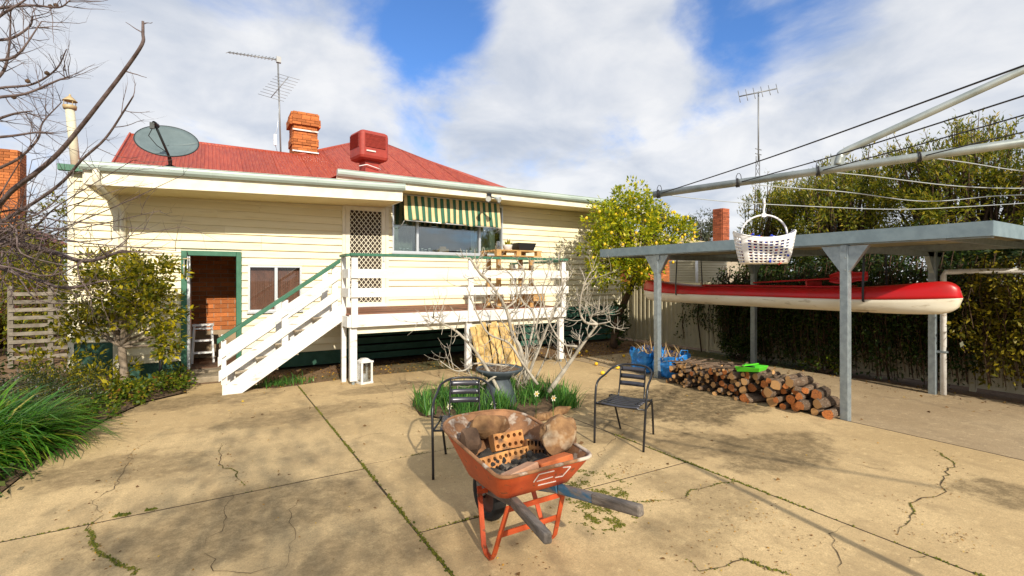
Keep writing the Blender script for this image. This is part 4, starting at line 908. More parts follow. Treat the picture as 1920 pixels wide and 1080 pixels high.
for (xa, xb, m_, ya, za) in ((BCX-.29, BCX-.165, 'greywood', 1.90, .455), (BCX+.27, BCX+.165, 'bluewood', 1.84, .475)):
    p0, p1 = V(xa, ya, za), V(xb, 2.42, .405); p2 = V(xb*.45+BCX*.55, 3.02, .27); dd = (p1-p0)
    hb = MB().beam(p0+dd*.012, p1, .046, .058).build('handle', M['greywood'] if m_ == 'greywood' else M['bluewood'], wbar, bevel=.012)
    MB().beam(p1-dd*.001, p2, .045, .055).build('handle_shaft', M[m_], wbar, bevel=.008)
    if m_ == 'bluewood': hb['label'] = 'handle with flaking blue paint'; MB().beam(p0, p0.lerp(p1, .55), .050, .062).build('bare_grip', M['greywood'], hb, bevel=.012)
wc_ = V(BCX+.015, 3.04, .185); wh = MB()
tyre = thing  # keep name free
ty = MB(); Mx = rot('Y', 90)
ty.lathe([(.125, -.03), (.14, -.045), (.17, -.042), (.185, -.015), (.185, .015), (.17, .042), (.14, .045), (.125, .03)], wc_, 28, Mx)
whl = ty.build('wheel', M['tyre'], wbar)
MB().lathe([(.03, -.045), (.03, -.02), (.11, -.012), (.128, -.03), (.128, .03), (.11, .012), (.03, .02), (.03, .045)], wc_, 24, Mx).build('wheel_rim', M['rim'], whl)
MB().tube([wc_-V(.09, 0, 0), wc_+V(.09, 0, 0)], .010, 8).build('axle', M['steel'], whl)
for s in (-1, 1): MB().beam(wc_+V(s*.085, 0, 0), wc_+V(s*.085, -.05, .09), .008, .04).build('axle_bracket', M['orange'], wbar)
for s in (-1, 1):
    xx = BCX+s*.225
    pts = [V(BCX+s*.20, 2.42, .385), V(xx, 2.545, .05), V(xx+s*.0, 2.575, .012), V(xx, 2.64, .014), V(xx, 2.675, .05), V(BCX+s*.19, 2.80, .36)]
    lg = MB()
    for a, b in zip(pts[:-1], pts[1:]): lg.beam(a, b+(b-a).normalized()*.003, .032, .008, up=(0, (b-a).z, -(b-a).y))
    lg.build('leg', M['orange'], wbar)
MB().beam((BCX-.212, 2.50, .185), (BCX+.212, 2.50, .185), .008, .032).build('cross_brace', M['orange'], wbar); MB().beam((BCX-.20, 2.79, .33), (BCX+.20, 2.79, .33), .008, .032).build('cross_brace', M['orange'], wbar)
MB().beam((BCX-.205, 2.43, .36), (BCX+.205, 2.43, .36), .008, .03).build('cross_brace', M['orange'], wbar)
for s in (-1, 1): MB().beam((BCX+s*.14, 2.48, .432), (BCX+s*.14, 2.85, .432), .03, .014).build('tray_support', M['orange'], wbar)
# worn white paint marks on the near face of the tray
def onface(a, t):   # a across, t up
    y_ = 2.40-.12*t; z_ = .44+(rimz(2.28)-.44)*t; hw = .255+.08*t; return V(BCX+hw*a, y_-.004, z_)
for A, Bq in (((-.28, .50), (-.22, .82)), ((-.22, .82), (.12, .80)), ((-.20, .50), (.18, .52)), ((.30, .86), (.50, .80)), ((.50, .80), (.46, .42)), ((.46, .42), (.26, .45)), ((-.12, .28), (.36, .25))):
    MB().beam(onface(*A), onface(*Bq), .003, .006, up=(0, -.5, .9)).build('paint_mark', M['whitemark'], tray)
# contents
def rockmesh(c, r, seed, sub=3, amp=.28, sq=(1, 1, 1)):
    import bmesh
    bm = bmesh.new(); bmesh.ops.create_icosphere(bm, subdivisions=sub, radius=1)
    rg_ = random.Random(int(seed*100)); planes = [(Vector((rg_.gauss(0, 1), rg_.gauss(0, 1), rg_.gauss(0, 1))).normalized(), rg_.uniform(.62, .9)) for _ in range(11)]
    for v in bm.verts:
        d = v.co.normalized(); f = 1+amp*mnoise.fractal(d*1.3+Vector((seed, seed*.7, 1)), 1., 2., 4); q = d*f
        for pn, pd_ in planes:
            e = q.dot(pn)-pd_
            if e > 0: q = q-pn*(e*.92)
        q = q*(1+.035*mnoise.fractal(d*6+Vector((seed, 2, 1)), .8, 2., 3))
        v.co = Vector((q.x*r*sq[0], q.y*r*sq[1], q.z*r*sq[2]))+Vector(c)
    mb = MB(); bm.verts.index_update(); mb.add([v.co for v in bm.verts], [tuple(x.index for x in f.verts) for f in bm.faces], False); bm.free(); return mb
tag(rockmesh(V(1.925, 2.56, .662), .14, 3.2, 4, sq=(1, .85, 1)).build('rock', M['rock']), 'big rounded brown rock at the right end of the wheelbarrow', 'rock')
tag(rockmesh(V(1.49, 2.97, .60), .105, 8.1, 3, sq=(.9, .8, 1)).build('rock', M['rockdark']), 'dark scorched rock at the left side of the wheelbarrow', 'rock')
tag(rockmesh(V(1.66, 3.04, .66), .13, 5.5, 3, sq=(1.2, .7, .75)).build('rock', M['rock']), 'flat brown rock leaning at the far end of the wheelbarrow', 'rock')
import bmesh
def hollow(name, label, Mw, L_=.23, W_=.11, H_=.076, nx=5, ny=2, slot=False, m='hollow'):
    """extruded brick: a box with real holes cut through it"""
    mb = MB().bx(-L_/2, L_/2, -W_/2, W_/2, 0, H_); me, _ = mb.mesh('body', M[m], False); a = bpy.data.objects.new('tmp_body', me); col.objects.link(a)
    cb = MB()
    for i in range(nx):
        for j in range(ny):
            x_ = -L_/2+L_*(i+.5)/nx; y_ = -W_/2+W_*(j+.5)/ny
            if slot: cb.box((x_, y_, H_*.7), (.018, W_/ny*.62, H_))
            else: cb.tube([V(x_, y_, H_*.25), V(x_, y_, H_*1.3)], .0135, 10, smooth=False)
    mc, _ = cb.mesh('cut', M['coal'], False); b_ = bpy.data.objects.new('tmp_cut', mc); col.objects.link(b_)
    md = a.modifiers.new('b', 'BOOLEAN'); md.operation = 'DIFFERENCE'; md.object = b_; md.solver = 'EXACT'
    dg = bpy.context.evaluated_depsgraph_get(); dg.update(); res = bpy.data.meshes.new_from_object(a.evaluated_get(dg)); res.name = name
    bpy.data.objects.remove(a); bpy.data.objects.remove(b_)
    return tag(piece(res, name, Mw), label, 'brick')
def TR(p, rx, ry, rz): return Matrix.Translation(p) @ Matrix.Rotation(rad(rz), 4, 'Z') @ Matrix.Rotation(rad(ry), 4, 'Y') @ Matrix.Rotation(rad(rx), 4, 'X')
hollow('hollow_brick', 'orange brick with round holes leaning upright across the barrow', TR(V(1.74, 2.93, .565), 66, 0, -2), nx=5)
hollow('hollow_brick', 'holed brick set low at the left in the barrow ashes', TR(V(1.53, 2.76, .495), 62, 0, 8), nx=5)
hollow('hollow_brick', 'pale holed brick between two others in the barrow ashes', TR(V(1.755, 2.79, .488), 60, 0, 2), nx=5)
hollow('hollow_brick', 'slotted orange brick standing beside the big brown rock', TR(V(1.90, 2.80, .52), 64, 8, -14), L_=.16, nx=6, slot=True)
o = MB().bx(-.115, .115, -.05, .05, 0, .07).mesh('loose_brick', M['pinkbrick'], False)[0]; q = piece(o, 'loose_brick', TR(V(1.56, 2.425, .515), -14, -4, 12)); q.modifiers.new('b', 'BEVEL').width = .006; tag(q, 'pale pink brick lying at the near edge of the barrow', 'brick')
o = MB().bx(-.115, .115, -.05, .05, 0, .07).mesh('loose_brick', M['redbrick'], False)[0]; q = piece(o, 'loose_brick', TR(V(1.80, 2.42, .53), -10, -6, -4)); q.modifiers.new('b', 'BEVEL').width = .006; tag(q, 'red brick lying at the near right edge of the barrow', 'brick')
ash = MB(); ash.grid(lambda a, b: (BCX+(a-.5)*.52, 2.40+.56*b, .502+.03*mnoise.fractal(Vector((a*6, b*6, 2)), 1, 2, 4)+.015*(b)), 26, 26)
tag(ash.build('ash', M['ash']), 'grey ash and charcoal filling the bottom of the wheelbarrow', 'ash', kind='stuff')
for i in range(16):
    p = V(R.uniform(1.50, 1.84), R.uniform(2.52, 2.72), .525+R.uniform(0, .012)); s = R.uniform(.014, .032)
    tag(rockmesh(p, s, i*1.7, 2, .5).build('charcoal_lump', M['coal']), 'black charcoal lump lying in the wheelbarrow ashes', 'charcoal', 'charcoal lumps in the barrow')

def chair(pf, fdir, label):
    """bistro armchair: local +y is the way it faces; pf is the middle of the front feet"""
    f = Vector((fdir[0], fdir[1], 0)).normalized(); rz = math.atan2(f.y, f.x)-math.pi/2
    ch_ = thing('metal_armchair', label, 'chair', (pf[0], pf[1], 0), rz, 'black metal patio chairs')
    d = M['darkmetal']; r = .0115
    def arc(pts, n_=5):
        """Catmull-Rom through the points"""
        P_ = [Vector(p) for p in pts]; P_ = [P_[0]*2-P_[1]]+P_+[P_[-1]*2-P_[-2]]; o = []
        for i in range(1, len(P_)-2):
            for j in range(n_):
                t = j/n_; a, b, c_, e = P_[i-1:i+3]
                o.append(.5*((2*b)+(c_-a)*t+(2*a-5*b+4*c_-e)*t*t+(3*b-a-3*c_+e)*t**3))
        o.append(P_[-2]); return o
    # front legs run up into the arms, which sweep round the back
    loop = [(-.255, 0, .0), (-.262, -.03, .30), (-.268, -.07, .54), (-.262, -.13, .625), (-.245, -.28, .665), (-.215, -.42, .715), (-.13, -.50, .748), (0, -.515, .755), (.13, -.50, .748), (.215, -.42, .715), (.245, -.28, .665), (.262, -.13, .625), (.268, -.07, .54), (.262, -.03, .30), (.255, 0, 0)]
    MB().tube(arc(loop), r, 10).build('arm_and_front_legs', d, ch_, local=True)
    for s in (-1, 1):
        MB().tube(arc([(s*.185, -.60, 0), (s*.205, -.50, .25), (s*.215, -.43, .405), (s*.225, -.36, .42)]), r, 8).build('rear_leg', d, ch_, local=True)
        MB().tube(arc([(s*.145, -.10, .425), (s*.145, -.34, .415), (s*.142, -.40, .43), (s*.138, -.43, .52), (s*.135, -.475, .745)]), .008, 8).build('back_upright', d, ch_, local=True)
        MB().tube([V(s*.258, -.045, .40), V(s*.215, -.43, .395)], .009, 8).build('side_rail', d, ch_, local=True)
    MB().tube([V(-.258, -.04, .40), V(.258, -.04, .40)], .010, 8).build('front_rail', d, ch_, local=True); MB().tube([V(-.215, -.43, .40), V(.215, -.43, .40)], .009, 8).build('rear_rail', d, ch_, local=True)
    for i in range(6):
        y_ = -.02-i*.068
        mb = MB(); mb.grid(lambda a, b, y_=y_: (-.2+.4*a, y_-.058*b, .425-.012*math.sin(a*math.pi)-(.01*(1-b) if y_ > -.05 else 0)), 8, 2); mb.build('seat_slat', M['slatmetal'], ch_, local=True, solid=.006)
    for i in range(3):
        z_ = .535+i*.075; y_ = -.437-i*.018
        mb = MB(); mb.grid(lambda a, b, y_=y_, z_=z_: (-.14+.28*a, y_-.012*math.sin(a*math.pi)-b*.011, z_+.048*b), 8, 2); mb.build('back_slat', M['slatmetal'], ch_, local=True, solid=.005)
    return ch_
chair((1.83, 3.76), (-.46, -.89), 'black metal slatted armchair standing behind the wheelbarrow on its left')
chair((3.495, 3.64), (-.515, -.26), 'black metal slatted armchair to the right of the wheelbarrow, facing it')

# ================================================================== GARDEN BED WITH THE FIG TREE
gb = MB(); bedp = [(2.42, 5.05), (3.0, 4.85), (3.9, 4.98), (4.5, 5.6), (4.78, 6.25), (4.5, 6.95), (3.7, 7.15), (2.85, 7.05), (2.45, 6.5), (2.35, 5.7)]
gb.add([(3.4, 6.0, .05)]+[(x_, y_, .0) for x_, y_ in bedp]+[(3.4+(x_-3.4)*.75, 6.0+(y_-6)*.75, .045) for x_, y_ in bedp], [(1+j, 1+(j+1) % 10, 11+(j+1) % 10, 11+j) for j in range(10)]+[(11+j, 11+(j+1) % 10, 0) for j in range(10)], True)
tag(gb.build('garden_bed', M['soil']), kind='structure')
for i, (x_, y_, a_) in enumerate(((2.75, 4.84, -10), (3.08, 4.80, 4), (3.42, 4.83, 6), (3.75, 4.93, 22))):
    o = rockmesh(V(x_, y_, .035), .14, i*3.3, 3, .22, (1.15, .55, .42)); tag(o.build('edging_stone', M['rock']), ('leftmost', 'second', 'third', 'rightmost')[i]+' flat brown stone edging the front of the fig tree bed', 'stone', 'edging stones of the garden bed')
figs = thing('fig_tree', 'bare pale grey fig tree with many stems in the round garden bed', 'tree', (3.75, 6.0, .03))
def zpx(px, Zs): return [at(620+u/3.375, 460+v/3.375, Z=Z_) for (u, v), Z_ in zip(px, Zs if isinstance(Zs, list) else [Zs]*len(px))]
FB = at(985, 742, z=.03)
rf_ = random.Random(21)
def smooth_path(P_, n_=4):
    P_ = [P_[0]*2-P_[1]]+P_+[P_[-1]*2-P_[-2]]; o = []
    for i in range(1, len(P_)-2):
        for j in range(n_):
            t = j/n_; a, b, c_, e = P_[i-1:i+3]; o.append(.5*((2*b)+(c_-a)*t+(2*a-5*b+4*c_-e)*t*t+(3*b-a-3*c_+e)*t**3))
    o.append(P_[-2]); return o
def figtwig(mb, p, d, ln, r, dep):
    d = Vector(d).normalized(); pts = [p.copy()]; ds = []
    for i in range(5):
        d = (d+Vector((rf_.gauss(0, .16), rf_.gauss(0, .16), .30+rf_.gauss(0, .12)))*.55).normalized(); p = p+d*ln/5; pts.append(p.copy()); ds.append(d)
    mb.tube(pts, [r*(1-.55*i/5) for i in range(6)], 5, True)
    if dep:
        for q in range(rf_.choice((1, 2, 2, 3))):
            i = rf_.randint(1, 4); o = ds[i].orthogonal(); o.rotate(Matrix.Rotation(rf_.uniform(0, 6.28), 3, ds[i])); figtwig(mb, pts[i], (ds[i]*.6+o*1.0), ln*rf_.uniform(.45, .8), r*.68, dep-1)
stems = [([(1235, 880), (1225, 800), (1200, 650), (1150, 560), (1110, 400), (1010, 240), (940, 170), (880, 80)], [6.95, 6.95, 7.0, 7.0, 6.9, 6.8, 6.7, 6.6], .040),
         ([(1380, 930), (1500, 760), (1600, 620), (1690, 500)], [6.5, 6.5, 6.4, 6.3], .038), ([(1690, 500), (1610, 485), (1575, 400), (1600, 260), (1645, 170)], [6.3, 6.3, 6.3, 6.2, 6.2], .022), ([(1690, 500), (1640, 455), (1690, 420), (1700, 340)], [6.3, 6.3, 6.2, 6.2], .016), ([(1690, 500), (1740, 490), (1770, 480)], [6.3, 6.2, 6.2], .016),
         ([(1080, 950), (1000, 800), (900, 650), (790, 540), (700, 490), (635, 450)], [6.4, 6.35, 6.25, 6.15, 6.1, 6.05], .028),
         ([(1245, 850), (1300, 690), (1370, 520), (1430, 390), (1470, 290), (1440, 60)], [6.95, 7.1, 7.2, 7.3, 7.4, 7.4], .030), ([(1245, 850), (1240, 700), (1290, 450), (1200, 330), (1230, 180), (1180, 100)], [6.95, 7.2, 7.5, 7.6, 7.6, 7.6], .026),
         ([(960, 880), (1060, 820), (1120, 810), (1180, 830)], [6.3, 6.3, 6.4, 6.6], .018), ([(1200, 780), (940, 745), (850, 790), (780, 790), (690, 730)], [6.9, 6.6, 6.4, 6.3, 6.2], .018), ([(1310, 880), (1210, 740), (1130, 620), (1000, 560), (930, 440), (860, 260)], [6.6, 6.6, 6.6, 6.5, 6.4, 6.3], .024), ([(1330, 650), (1300, 520), (1330, 360), (1270, 200), (1290, 90)], [7.1, 7.0, 7.0, 6.9, 6.9], .018), ([(1560, 640), (1470, 620), (1380, 480), (1340, 300), (1380, 160)], [6.4, 6.5, 6.6, 6.6, 6.6], .018), ([(1110, 400), (1180, 330), (1150, 200), (1060, 120)], [6.9, 7., 7., 7.], .018)]
for _i in range(7):
    _b = (rf_.uniform(1150, 1330), rf_.uniform(840, 930)); _t = (rf_.uniform(930, 1520), rf_.uniform(70, 420)); _z = rf_.uniform(6.5, 7.2)
    stems.append(([_b, (_b[0]*.65+_t[0]*.35+rf_.gauss(0, 25), _b[1]*.65+_t[1]*.35), (_b[0]*.25+_t[0]*.75+rf_.gauss(0, 30), _b[1]*.3+_t[1]*.7), _t], [_z, _z, _z-.05, _z-.1], rf_.uniform(.010, .018)))
tb_ = MB(); tw_ = MB()
for px, Zs, r in stems:
    P_ = smooth_path(zpx(px, Zs)); k = len(P_)
    r *= .86; tb_.tube(P_, [r*(1-.62*i/(k-1))*rf_.uniform(.92, 1.1) for i in range(k)], 7)
    for i in range(int(k*.25), k):
        if rf_.random() < .66:
            d = (P_[min(i+1, k-1)]-P_[i-1]).normalized(); o = d.orthogonal(); o.rotate(Matrix.Rotation(rf_.uniform(0, 6.28), 3, d)); figtwig(tw_, P_[i], d*.35+o, rf_.uniform(.16, .42), max(.0045, r*.30), rf_.choice((1, 1, 2)))
tb_.build('trunk', M['figbark'], figs); tw_.build('twigs', M['figbark'], figs)['kind'] = 'stuff'
# urn planter
uq = at(930, 790, Z=6.5); ub = V(3.05, 6.05, .03); uc = at(936, 735, Z=6.55); ub = V(uc.x, uc.y, .03)
urn = thing('garden_urn', 'dark grey wide bowl planter on a pedestal behind the fig stems', 'planter', ub)
MB().lathe([(.0, 0), (.21, .0), (.235, .03), (.22, .10), (.17, .24), (.15, .30), (.15, .335)], ub, 28).build('pedestal', M['urn'], urn)
MB().lathe([(.14, .33), (.17, .36), (.25, .40), (.31, .45), (.315, .475), (.30, .48), (.285, .45), (.0, .425)], ub, 32).build('bowl', M['urn'], urn)
MB().lathe([(.282, .452), (.18, .462), (0, .466)], ub, 24).build('soil_fill', M['soil'], urn)
# daffodil leaves round the bed
k = 1900; th = NP.uniform(0, 6.28, k); rr_ = np.sqrt(NP.random(k)); P = np.stack([3.35+1.15*rr_*np.cos(th), 5.65+.75*rr_*np.sin(th), np.full(k, .02)], 1)
cl = NP.uniform(-1, 1, (34, 2))*np.array([.95, .70])+np.array([3.25, 5.65]); ci = NP.integers(0, 34, k); P[:, :2] = cl[ci]+NP.normal(0, .075, (k, 2)); P[:, 0] = np.clip(P[:, 0], 2.25, 4.3); P[:, 1] = np.clip(P[:, 1], 4.98, 6.75)
tag(straps('daffodil_leaves', P, NP.uniform(0, 6.28, k), NP.uniform(.18, .40, k), NP.uniform(.010, .016, k), NP.uniform(.05, .55, k), NP.uniform(.2, 1.1, k), LF['daff']), 'green daffodil leaves growing round the fig tree stems', 'plants', kind='stuff')
for i, (u, v) in enumerate(((1005, 738), (1037, 746), (842, 762), (924, 757))):
    c = at(u, v, Z=5.7 if u > 950 else 5.9); fw = thing('daffodil', ('white daffodil in front of the fig stem at the right', 'rightmost white daffodil in the garden bed', 'leftmost white daffodil near the chair back', 'pale daffodil beside the grey urn')[i], 'flower', (c.x, c.y, .03), 0, 'daffodils in the garden bed')
    MB().tube([V(c.x, c.y, .02), c], .004, 5).build('stem', LF['daff'], fw)
    pet = MB()
    for j in range(6): a = j*1.047; e = V(math.cos(a), -.35, math.sin(a)).normalized(); s = e.cross(V(0, 1, 0)).normalized(); pet.add([c, c+e*.025+s*.011, c+e*.045, c+e*.025-s*.011], [(0, 1, 2, 3)])
    pet.build('petals', LF['petal'], fw); MB().lathe([(.008, 0), (.013, .02)], c, 10, rot('X', 90)).build('trumpet', M['lemonm'], fw)
# ================================================================== CARPORT
car = thing('carport', 'flat roofed grey steel carport with four posts beside the fence', 'carport', (7.9, 4.4, 0))
CX0, CX1, CY0, CY1 = 6.53, 9.15, 2.93, 5.85
for (x_, y_) in ((CX0, CY0), (CX0, CY1), (CX1, CY0), (CX1, CY1-.1)):
    MB().bx(x_-.045, x_+.045, y_-.045, y_+.045, -.02, 2.10).build('post', M['steel'], car, bevel=.005)
    gp = MB()
    for s in (-1, 1):
        if x_ < 7: gp.prism([(y_+s*.046, 1.78), (y_+s*.046, 2.09), (y_+s*.26, 2.09)], 'x', x_-.035, x_+.035)
    for s in (1, -1):
        if (x_ < 7 and s > 0) or (x_ > 7): gp.prism([(x_+s*.046, 1.78), (x_+s*.046, 2.09), (x_+s*.27, 2.09)], 'y', y_-.03, y_+.03)
    gp.build('gusset', M['steel'], car, fixn=True)
    for q in (1.80, 1.95): MB().tube([V(x_-.046, y_-.02, q), V(x_-.056, y_-.02, q)], .008, 6).build('bolt', M['galv'], car)
RX0, RX1, RY0, RY1 = 6.45, 9.45, 1.60, 7.22
MB().bx(RX0, RX0+.012, RY0, RY1, 2.115, 2.262).bx(RX0+.0125, RX0+.04, RY0, RY1, 2.25, 2.262).build('fascia', M['carfascia'], car)
MB().bx(RX0+.0125, RX1, RY0-.002, RY0+.010, 2.115, 2.262).build('fascia', M['carfascia'], car); MB().bx(RX0+.0125, RX1, RY1-.01, RY1+.002, 2.115, 2.262).build('fascia', M['carfascia'], car)
MB().bx(RX1, RX1+.012, RY0, RY1, 2.115, 2.262).build('fascia', M['carfascia'], car)
MB().bx(CX0-.03, CX0+.03, RY0+.02, RY1-.02, 2.10, 2.20).build('beam', M['steel'], car); MB().bx(CX1-.03, CX1+.03, RY0+.02, RY1-.02, 2.10, 2.20).build('beam', M['steel'], car)
for y_ in (CY0, CY1-.05, 4.4, 2.0, 6.9): MB().bx(RX0+.03, RX1-.02, y_-.03, y_+.03, 2.02 if y_ in (CY0, CY1-.05) else 2.10, 2.098 if y_ in (CY0, CY1-.05) else 2.17).build('purlin', M['steel'], car)
# pan roof sheets, seen from below
y = RY0+.012
while y < RY1-.05:
    y1 = min(y+.30, RY1-.012); MB().add([(x_, y_, z_) for x_ in (RX0+.014, RX1-.002) for (y_, z_) in ((y, 2.205), (y, 2.235), (y+.05, 2.235), (y+.07, 2.205), (y1, 2.205))], [(i, i+1, 6+i, 5+i) for i in range(4)]).build('roof_sheet', M['cream'], car, solid=.003); y = y1
MB().tube([V(CX1+.03, CY0-.115, -.01), V(CX1+.03, CY0-.115, 1.74), V(CX1+.05, CY0-.13, 1.79), V(CX1+.12, CY0-.3, 1.80), V(CX1+.25, .2, 1.82)], .038, 10).build('drain_pipe', M['white'], car)
MB().box((CX1+.03, CY0-.10, .62), (.088, .12, .03)).build('pipe_clip', M['steel'], car)
# canoe hung under the roof
KX, KY0, KY1 = 7.35, 2.08, 6.92
canoe = thing('canoe', 'red and cream canoe hung sideways under the carport roof', 'canoe', (KX, (KY0+KY1)/2, 1.25))
def hullw(t):  # t along 0..1
    e = abs(2*t-1); return .40*max(0, 1-e**2.6)**.62
def endr(t): e = abs(2*t-1); q = max(0, (e-.905)/.095); return math.sqrt(max(0, 1-q*q))
ZM = 1.475
def sheer(t): e = abs(2*t-1); return ZM+(1.565+.125*max(0, (e-.42)/.58)**1.5-ZM)*(.04+.96*endr(t))
def keel(t): e = abs(2*t-1); return ZM-(ZM-1.262-.03*max(0, (e-.7)/.3)**2)*(.06+.94*endr(t))
ZS = lambda t: 1.43+.045*max(0, (abs(2*t-1)-.5)/.5)**2
def ylen(t, h): # rounded stem: shorter low down
    e = 2*t-1; return (KY0+KY1)/2+e*(KY1-KY0)/2*(1-.0*h)
n_ = 120
def hull(a, b):
    t = a; th = -math.pi/2+math.pi*b  # b 0..1 one gunwale to the other
    w_ = hullw(t); z0, z1 = keel(t), ZS(t); s = math.sin(th); c_ = abs(math.cos(th))
    return (KX+w_*(abs(s)**.55)*(1 if s > 0 else -1), ylen(t, 0), z1-(z1-z0)*c_**.75)
hb = MB().grid(hull, n_, 20).build('hull', M['canoecream'], canoe, solid=.006)
def upper(sd):
    def f(a, b): w_ = hullw(a); z0, z1 = ZS(a), sheer(a); q = b; return (KX+sd*(w_+.004)*(1-.42*q**2.2), ylen(a, 0), z0+(z1-z0)*(1-(1-q)**1.6))
    return f
MB().grid(upper(-1), n_, 8).grid(upper(1), n_, 8).build('topside', M['canoered'], canoe, solid=.006)
def dk(a, b):
    w_ = hullw(a)*.585; return (KX+(2*b-1)*w_, ylen(a, 0), sheer(a)+.0*(1-abs(2*b-1)))
MB().grid(dk, n_, 6, skip=lambda i, j: 28 < i < 84 and 0 < j < 5).build('deck', M['canoered'], canoe, solid=.005)
co = [V(KX+s*hullw(t)*.50, ylen(t, 0), sheer(t)+.018) for s, ts in ((-1, [i/30*.45+.24 for i in range(31)]), (1, [.69-i/30*.45 for i in range(31)])) for t in ts]
MB().tube(co+co[:1], .014, 6).build('cockpit_rim', M['canoered'], canoe)
MB().bx(KX-.2, KX+.2, 3.7, 3.95, 1.38, 1.40).bx(KX-.2, KX+.2, 3.7, 3.72, 1.405, 1.66).build('seat', M['canoered'], canoe)
for y_ in (2.95, 5.85):
    st = MB(); w_ = hullw((y_-KY0)/(KY1-KY0))+.016; pts = [V(KX+w_*.9, y_, 2.10), V(KX+w_, y_, 1.6), V(KX+w_, y_, 1.42), V(KX+w_*.6, y_, 1.266), V(KX, y_, 1.249), V(KX-w_*.6, y_, 1.266), V(KX-w_, y_, 1.42), V(KX-w_, y_, 1.6), V(KX-w_*.9, y_, 2.10)]
    for a, b in zip(pts[:-1], pts[1:]): st.beam(a, b, .026, .003, up=(b-a).cross(V(0, 1, 0)))
    tag(st.build('hanging_strap', M['darkmetal']), 'dark strap slung under the %s end of the canoe' % ('near right' if y_ < 4 else 'far left'), 'strap')
pd = thing('paddle', 'red paddle lying on top of the canoe, blade towards the post', 'paddle', (KX, 3.5, 1.6))
MB().tube([V(KX-.10, 3.35, 1.70), V(KX-.04, 4.6, 1.63)], .014, 8).build('shaft', M['canoered'], pd)
MB().grid(lambda a, b: (KX-.12+.03*math.sin(b*3.1), 3.45-.46*a, 1.70+.03*a+(2*b-1)*.088*math.sin(min(1, a*1.25+.12)*2.6)**.6), 12, 6).build('blade', M['canoered'], pd, solid=.008)
# ================================================================== FIREWOOD
# logs lie across the carport edge, cut ends to the yard; settled one by one onto the heap
MESHL = []
for v_ in range(7):
    mb = MB(); rr_ = random.Random(v_); ns = 6; pts = []; rs_ = []
    for i in range(ns+1): pts.append(V(-.5+i/ns, rr_.gauss(0, .05), rr_.gauss(0, .05))); rs_.append(1+rr_.uniform(-.12, .12))
    pts[0] = V(-.5, 0, 0)
    mb.tube(pts, rs_, 10, True, True, 0, 1)
    for i, q in enumerate(mb.v):
        q = (pts[i//10].x, q[1], q[2]); j = i % 10; f = 1+.10*math.sin(j*2.1+v_)+.06*math.sin(j*3.7+v_*2); c_ = pts[i//10]; mb.v[i] = (q[0], c_.y+(q[1]-c_.y)*f, c_.z+(q[2]-c_.z)*f)
    MESHL.append((mb.mesh('firewood_log', [M['bark'], M['logend']], False)[0], mb.mesh('firewood_log', [M['bark'], M['logpale']], False)[0]))
placed = []; rl = random.Random(5)
YA, YB = 3.05, 5.40
def topz(y, r):
    z_ = r
    for (yy, zz_, q) in placed:
        d = abs(y-yy); s = (r+q)*1.02
        if d < s: z_ = max(z_, zz_+math.sqrt(s*s-d*d))
    return z_
def hmax(y):
    t = (y-YA)/(YB-YA); return .44-.12*t if t > .14 else .18+1.8*t
fails = 0
while fails < 60 and len(placed) < 170:
    y = rl.uniform(YA, YB); t = (y-YA)/(YB-YA)
    r = rl.uniform(.040, .070) if t < .42 else rl.uniform(.016, .038) if t > .62 else rl.choice((rl.uniform(.03, .06), rl.uniform(.018, .036)))
    best = None
    for _ in range(14):
        yy = y+rl.uniform(-.16, .16)
        if not YA <= yy <= YB: continue
        z_ = topz(yy, r)
        if best is None or z_ < best[1]: best = (yy, z_)
    if best is None or best[1]+r > hmax(best[0])+.03: fails += 1; continue
    fails = 0; placed.append((best[0], best[1], r))
LOGS = {}
for i, (y_, z_, r) in enumerate(placed):
    t = (y_-YA)/(YB-YA); L_ = rl.uniform(.34, .46) if t < .6 else rl.uniform(.36, .62)
    x_ = 6.30+L_/2+rl.uniform(-.09, .10) if t < .6 else 6.34+L_/2+rl.uniform(-.12, .10)
    Mt = Matrix.Translation((x_, y_, z_)) @ Matrix.Rotation(rl.gauss(0, .10 if t < .6 else .22), 4, 'Z') @ Matrix.Rotation(rl.gauss(0, .03), 4, 'Y') @ Matrix.Rotation(rl.uniform(0, 6.28), 4, 'X') @ Matrix.Diagonal((L_, r, r, 1))
    o = piece(rl.choice(MESHL)[0 if (r > .036 and rl.random() < .85) else 1], 'firewood_log', Mt)
    sz_ = 'thick' if r > .05 else 'middling' if r > .03 else 'thin'
    zn = 'near right end' if t < .33 else 'middle' if t < .66 else 'far left end'
    ly = 'bottom' if z_ < r+.03 else 'top' if topz(y_, .01) < z_+r+.02 else 'inner'
    tag(o, None, 'log', 'firewood logs'); LOGS.setdefault((sz_, ly, zn), []).append((y_, o))
ORD = ['first', 'second', 'third', 'fourth', 'fifth', 'sixth', 'seventh', 'eighth', 'ninth', 'tenth', 'eleventh', 'twelfth']
for (sz_, ly, zn), li in LOGS.items():
    for i, (y_, o) in enumerate(sorted(li, key=lambda q: q[0])):
        o['label'] = '%s sawn log, %s layer, %s of firewood' % (sz_, ly, zn)+('' if len(li) == 1 else ', %s from right' % (ORD[i] if i < 12 else '%dth' % (i+1)))
for i in range(26):
    y_ = rl.uniform(4.2, 5.38); z_ = topz(min(y_, 5.4), .012)+.004 if y_ < 5.7 else .012; a = rl.uniform(-.9, .9); L_ = rl.uniform(.25, .6)
    Mt = Matrix.Translation((6.5+rl.uniform(-.12, .25), y_, z_+.004)) @ Matrix.Rotation(a, 4, 'Z') @ Matrix.Rotation(rl.gauss(0, .05), 4, 'Y') @ Matrix.Diagonal((L_, rl.uniform(.008, .018), rl.uniform(.008, .016), 1))
    tag(piece(rl.choice(MESHL)[1], 'kindling_stick', Mt), 'thin loose stick lying on the far left end of the firewood stack', 'stick', 'kindling on the firewood')
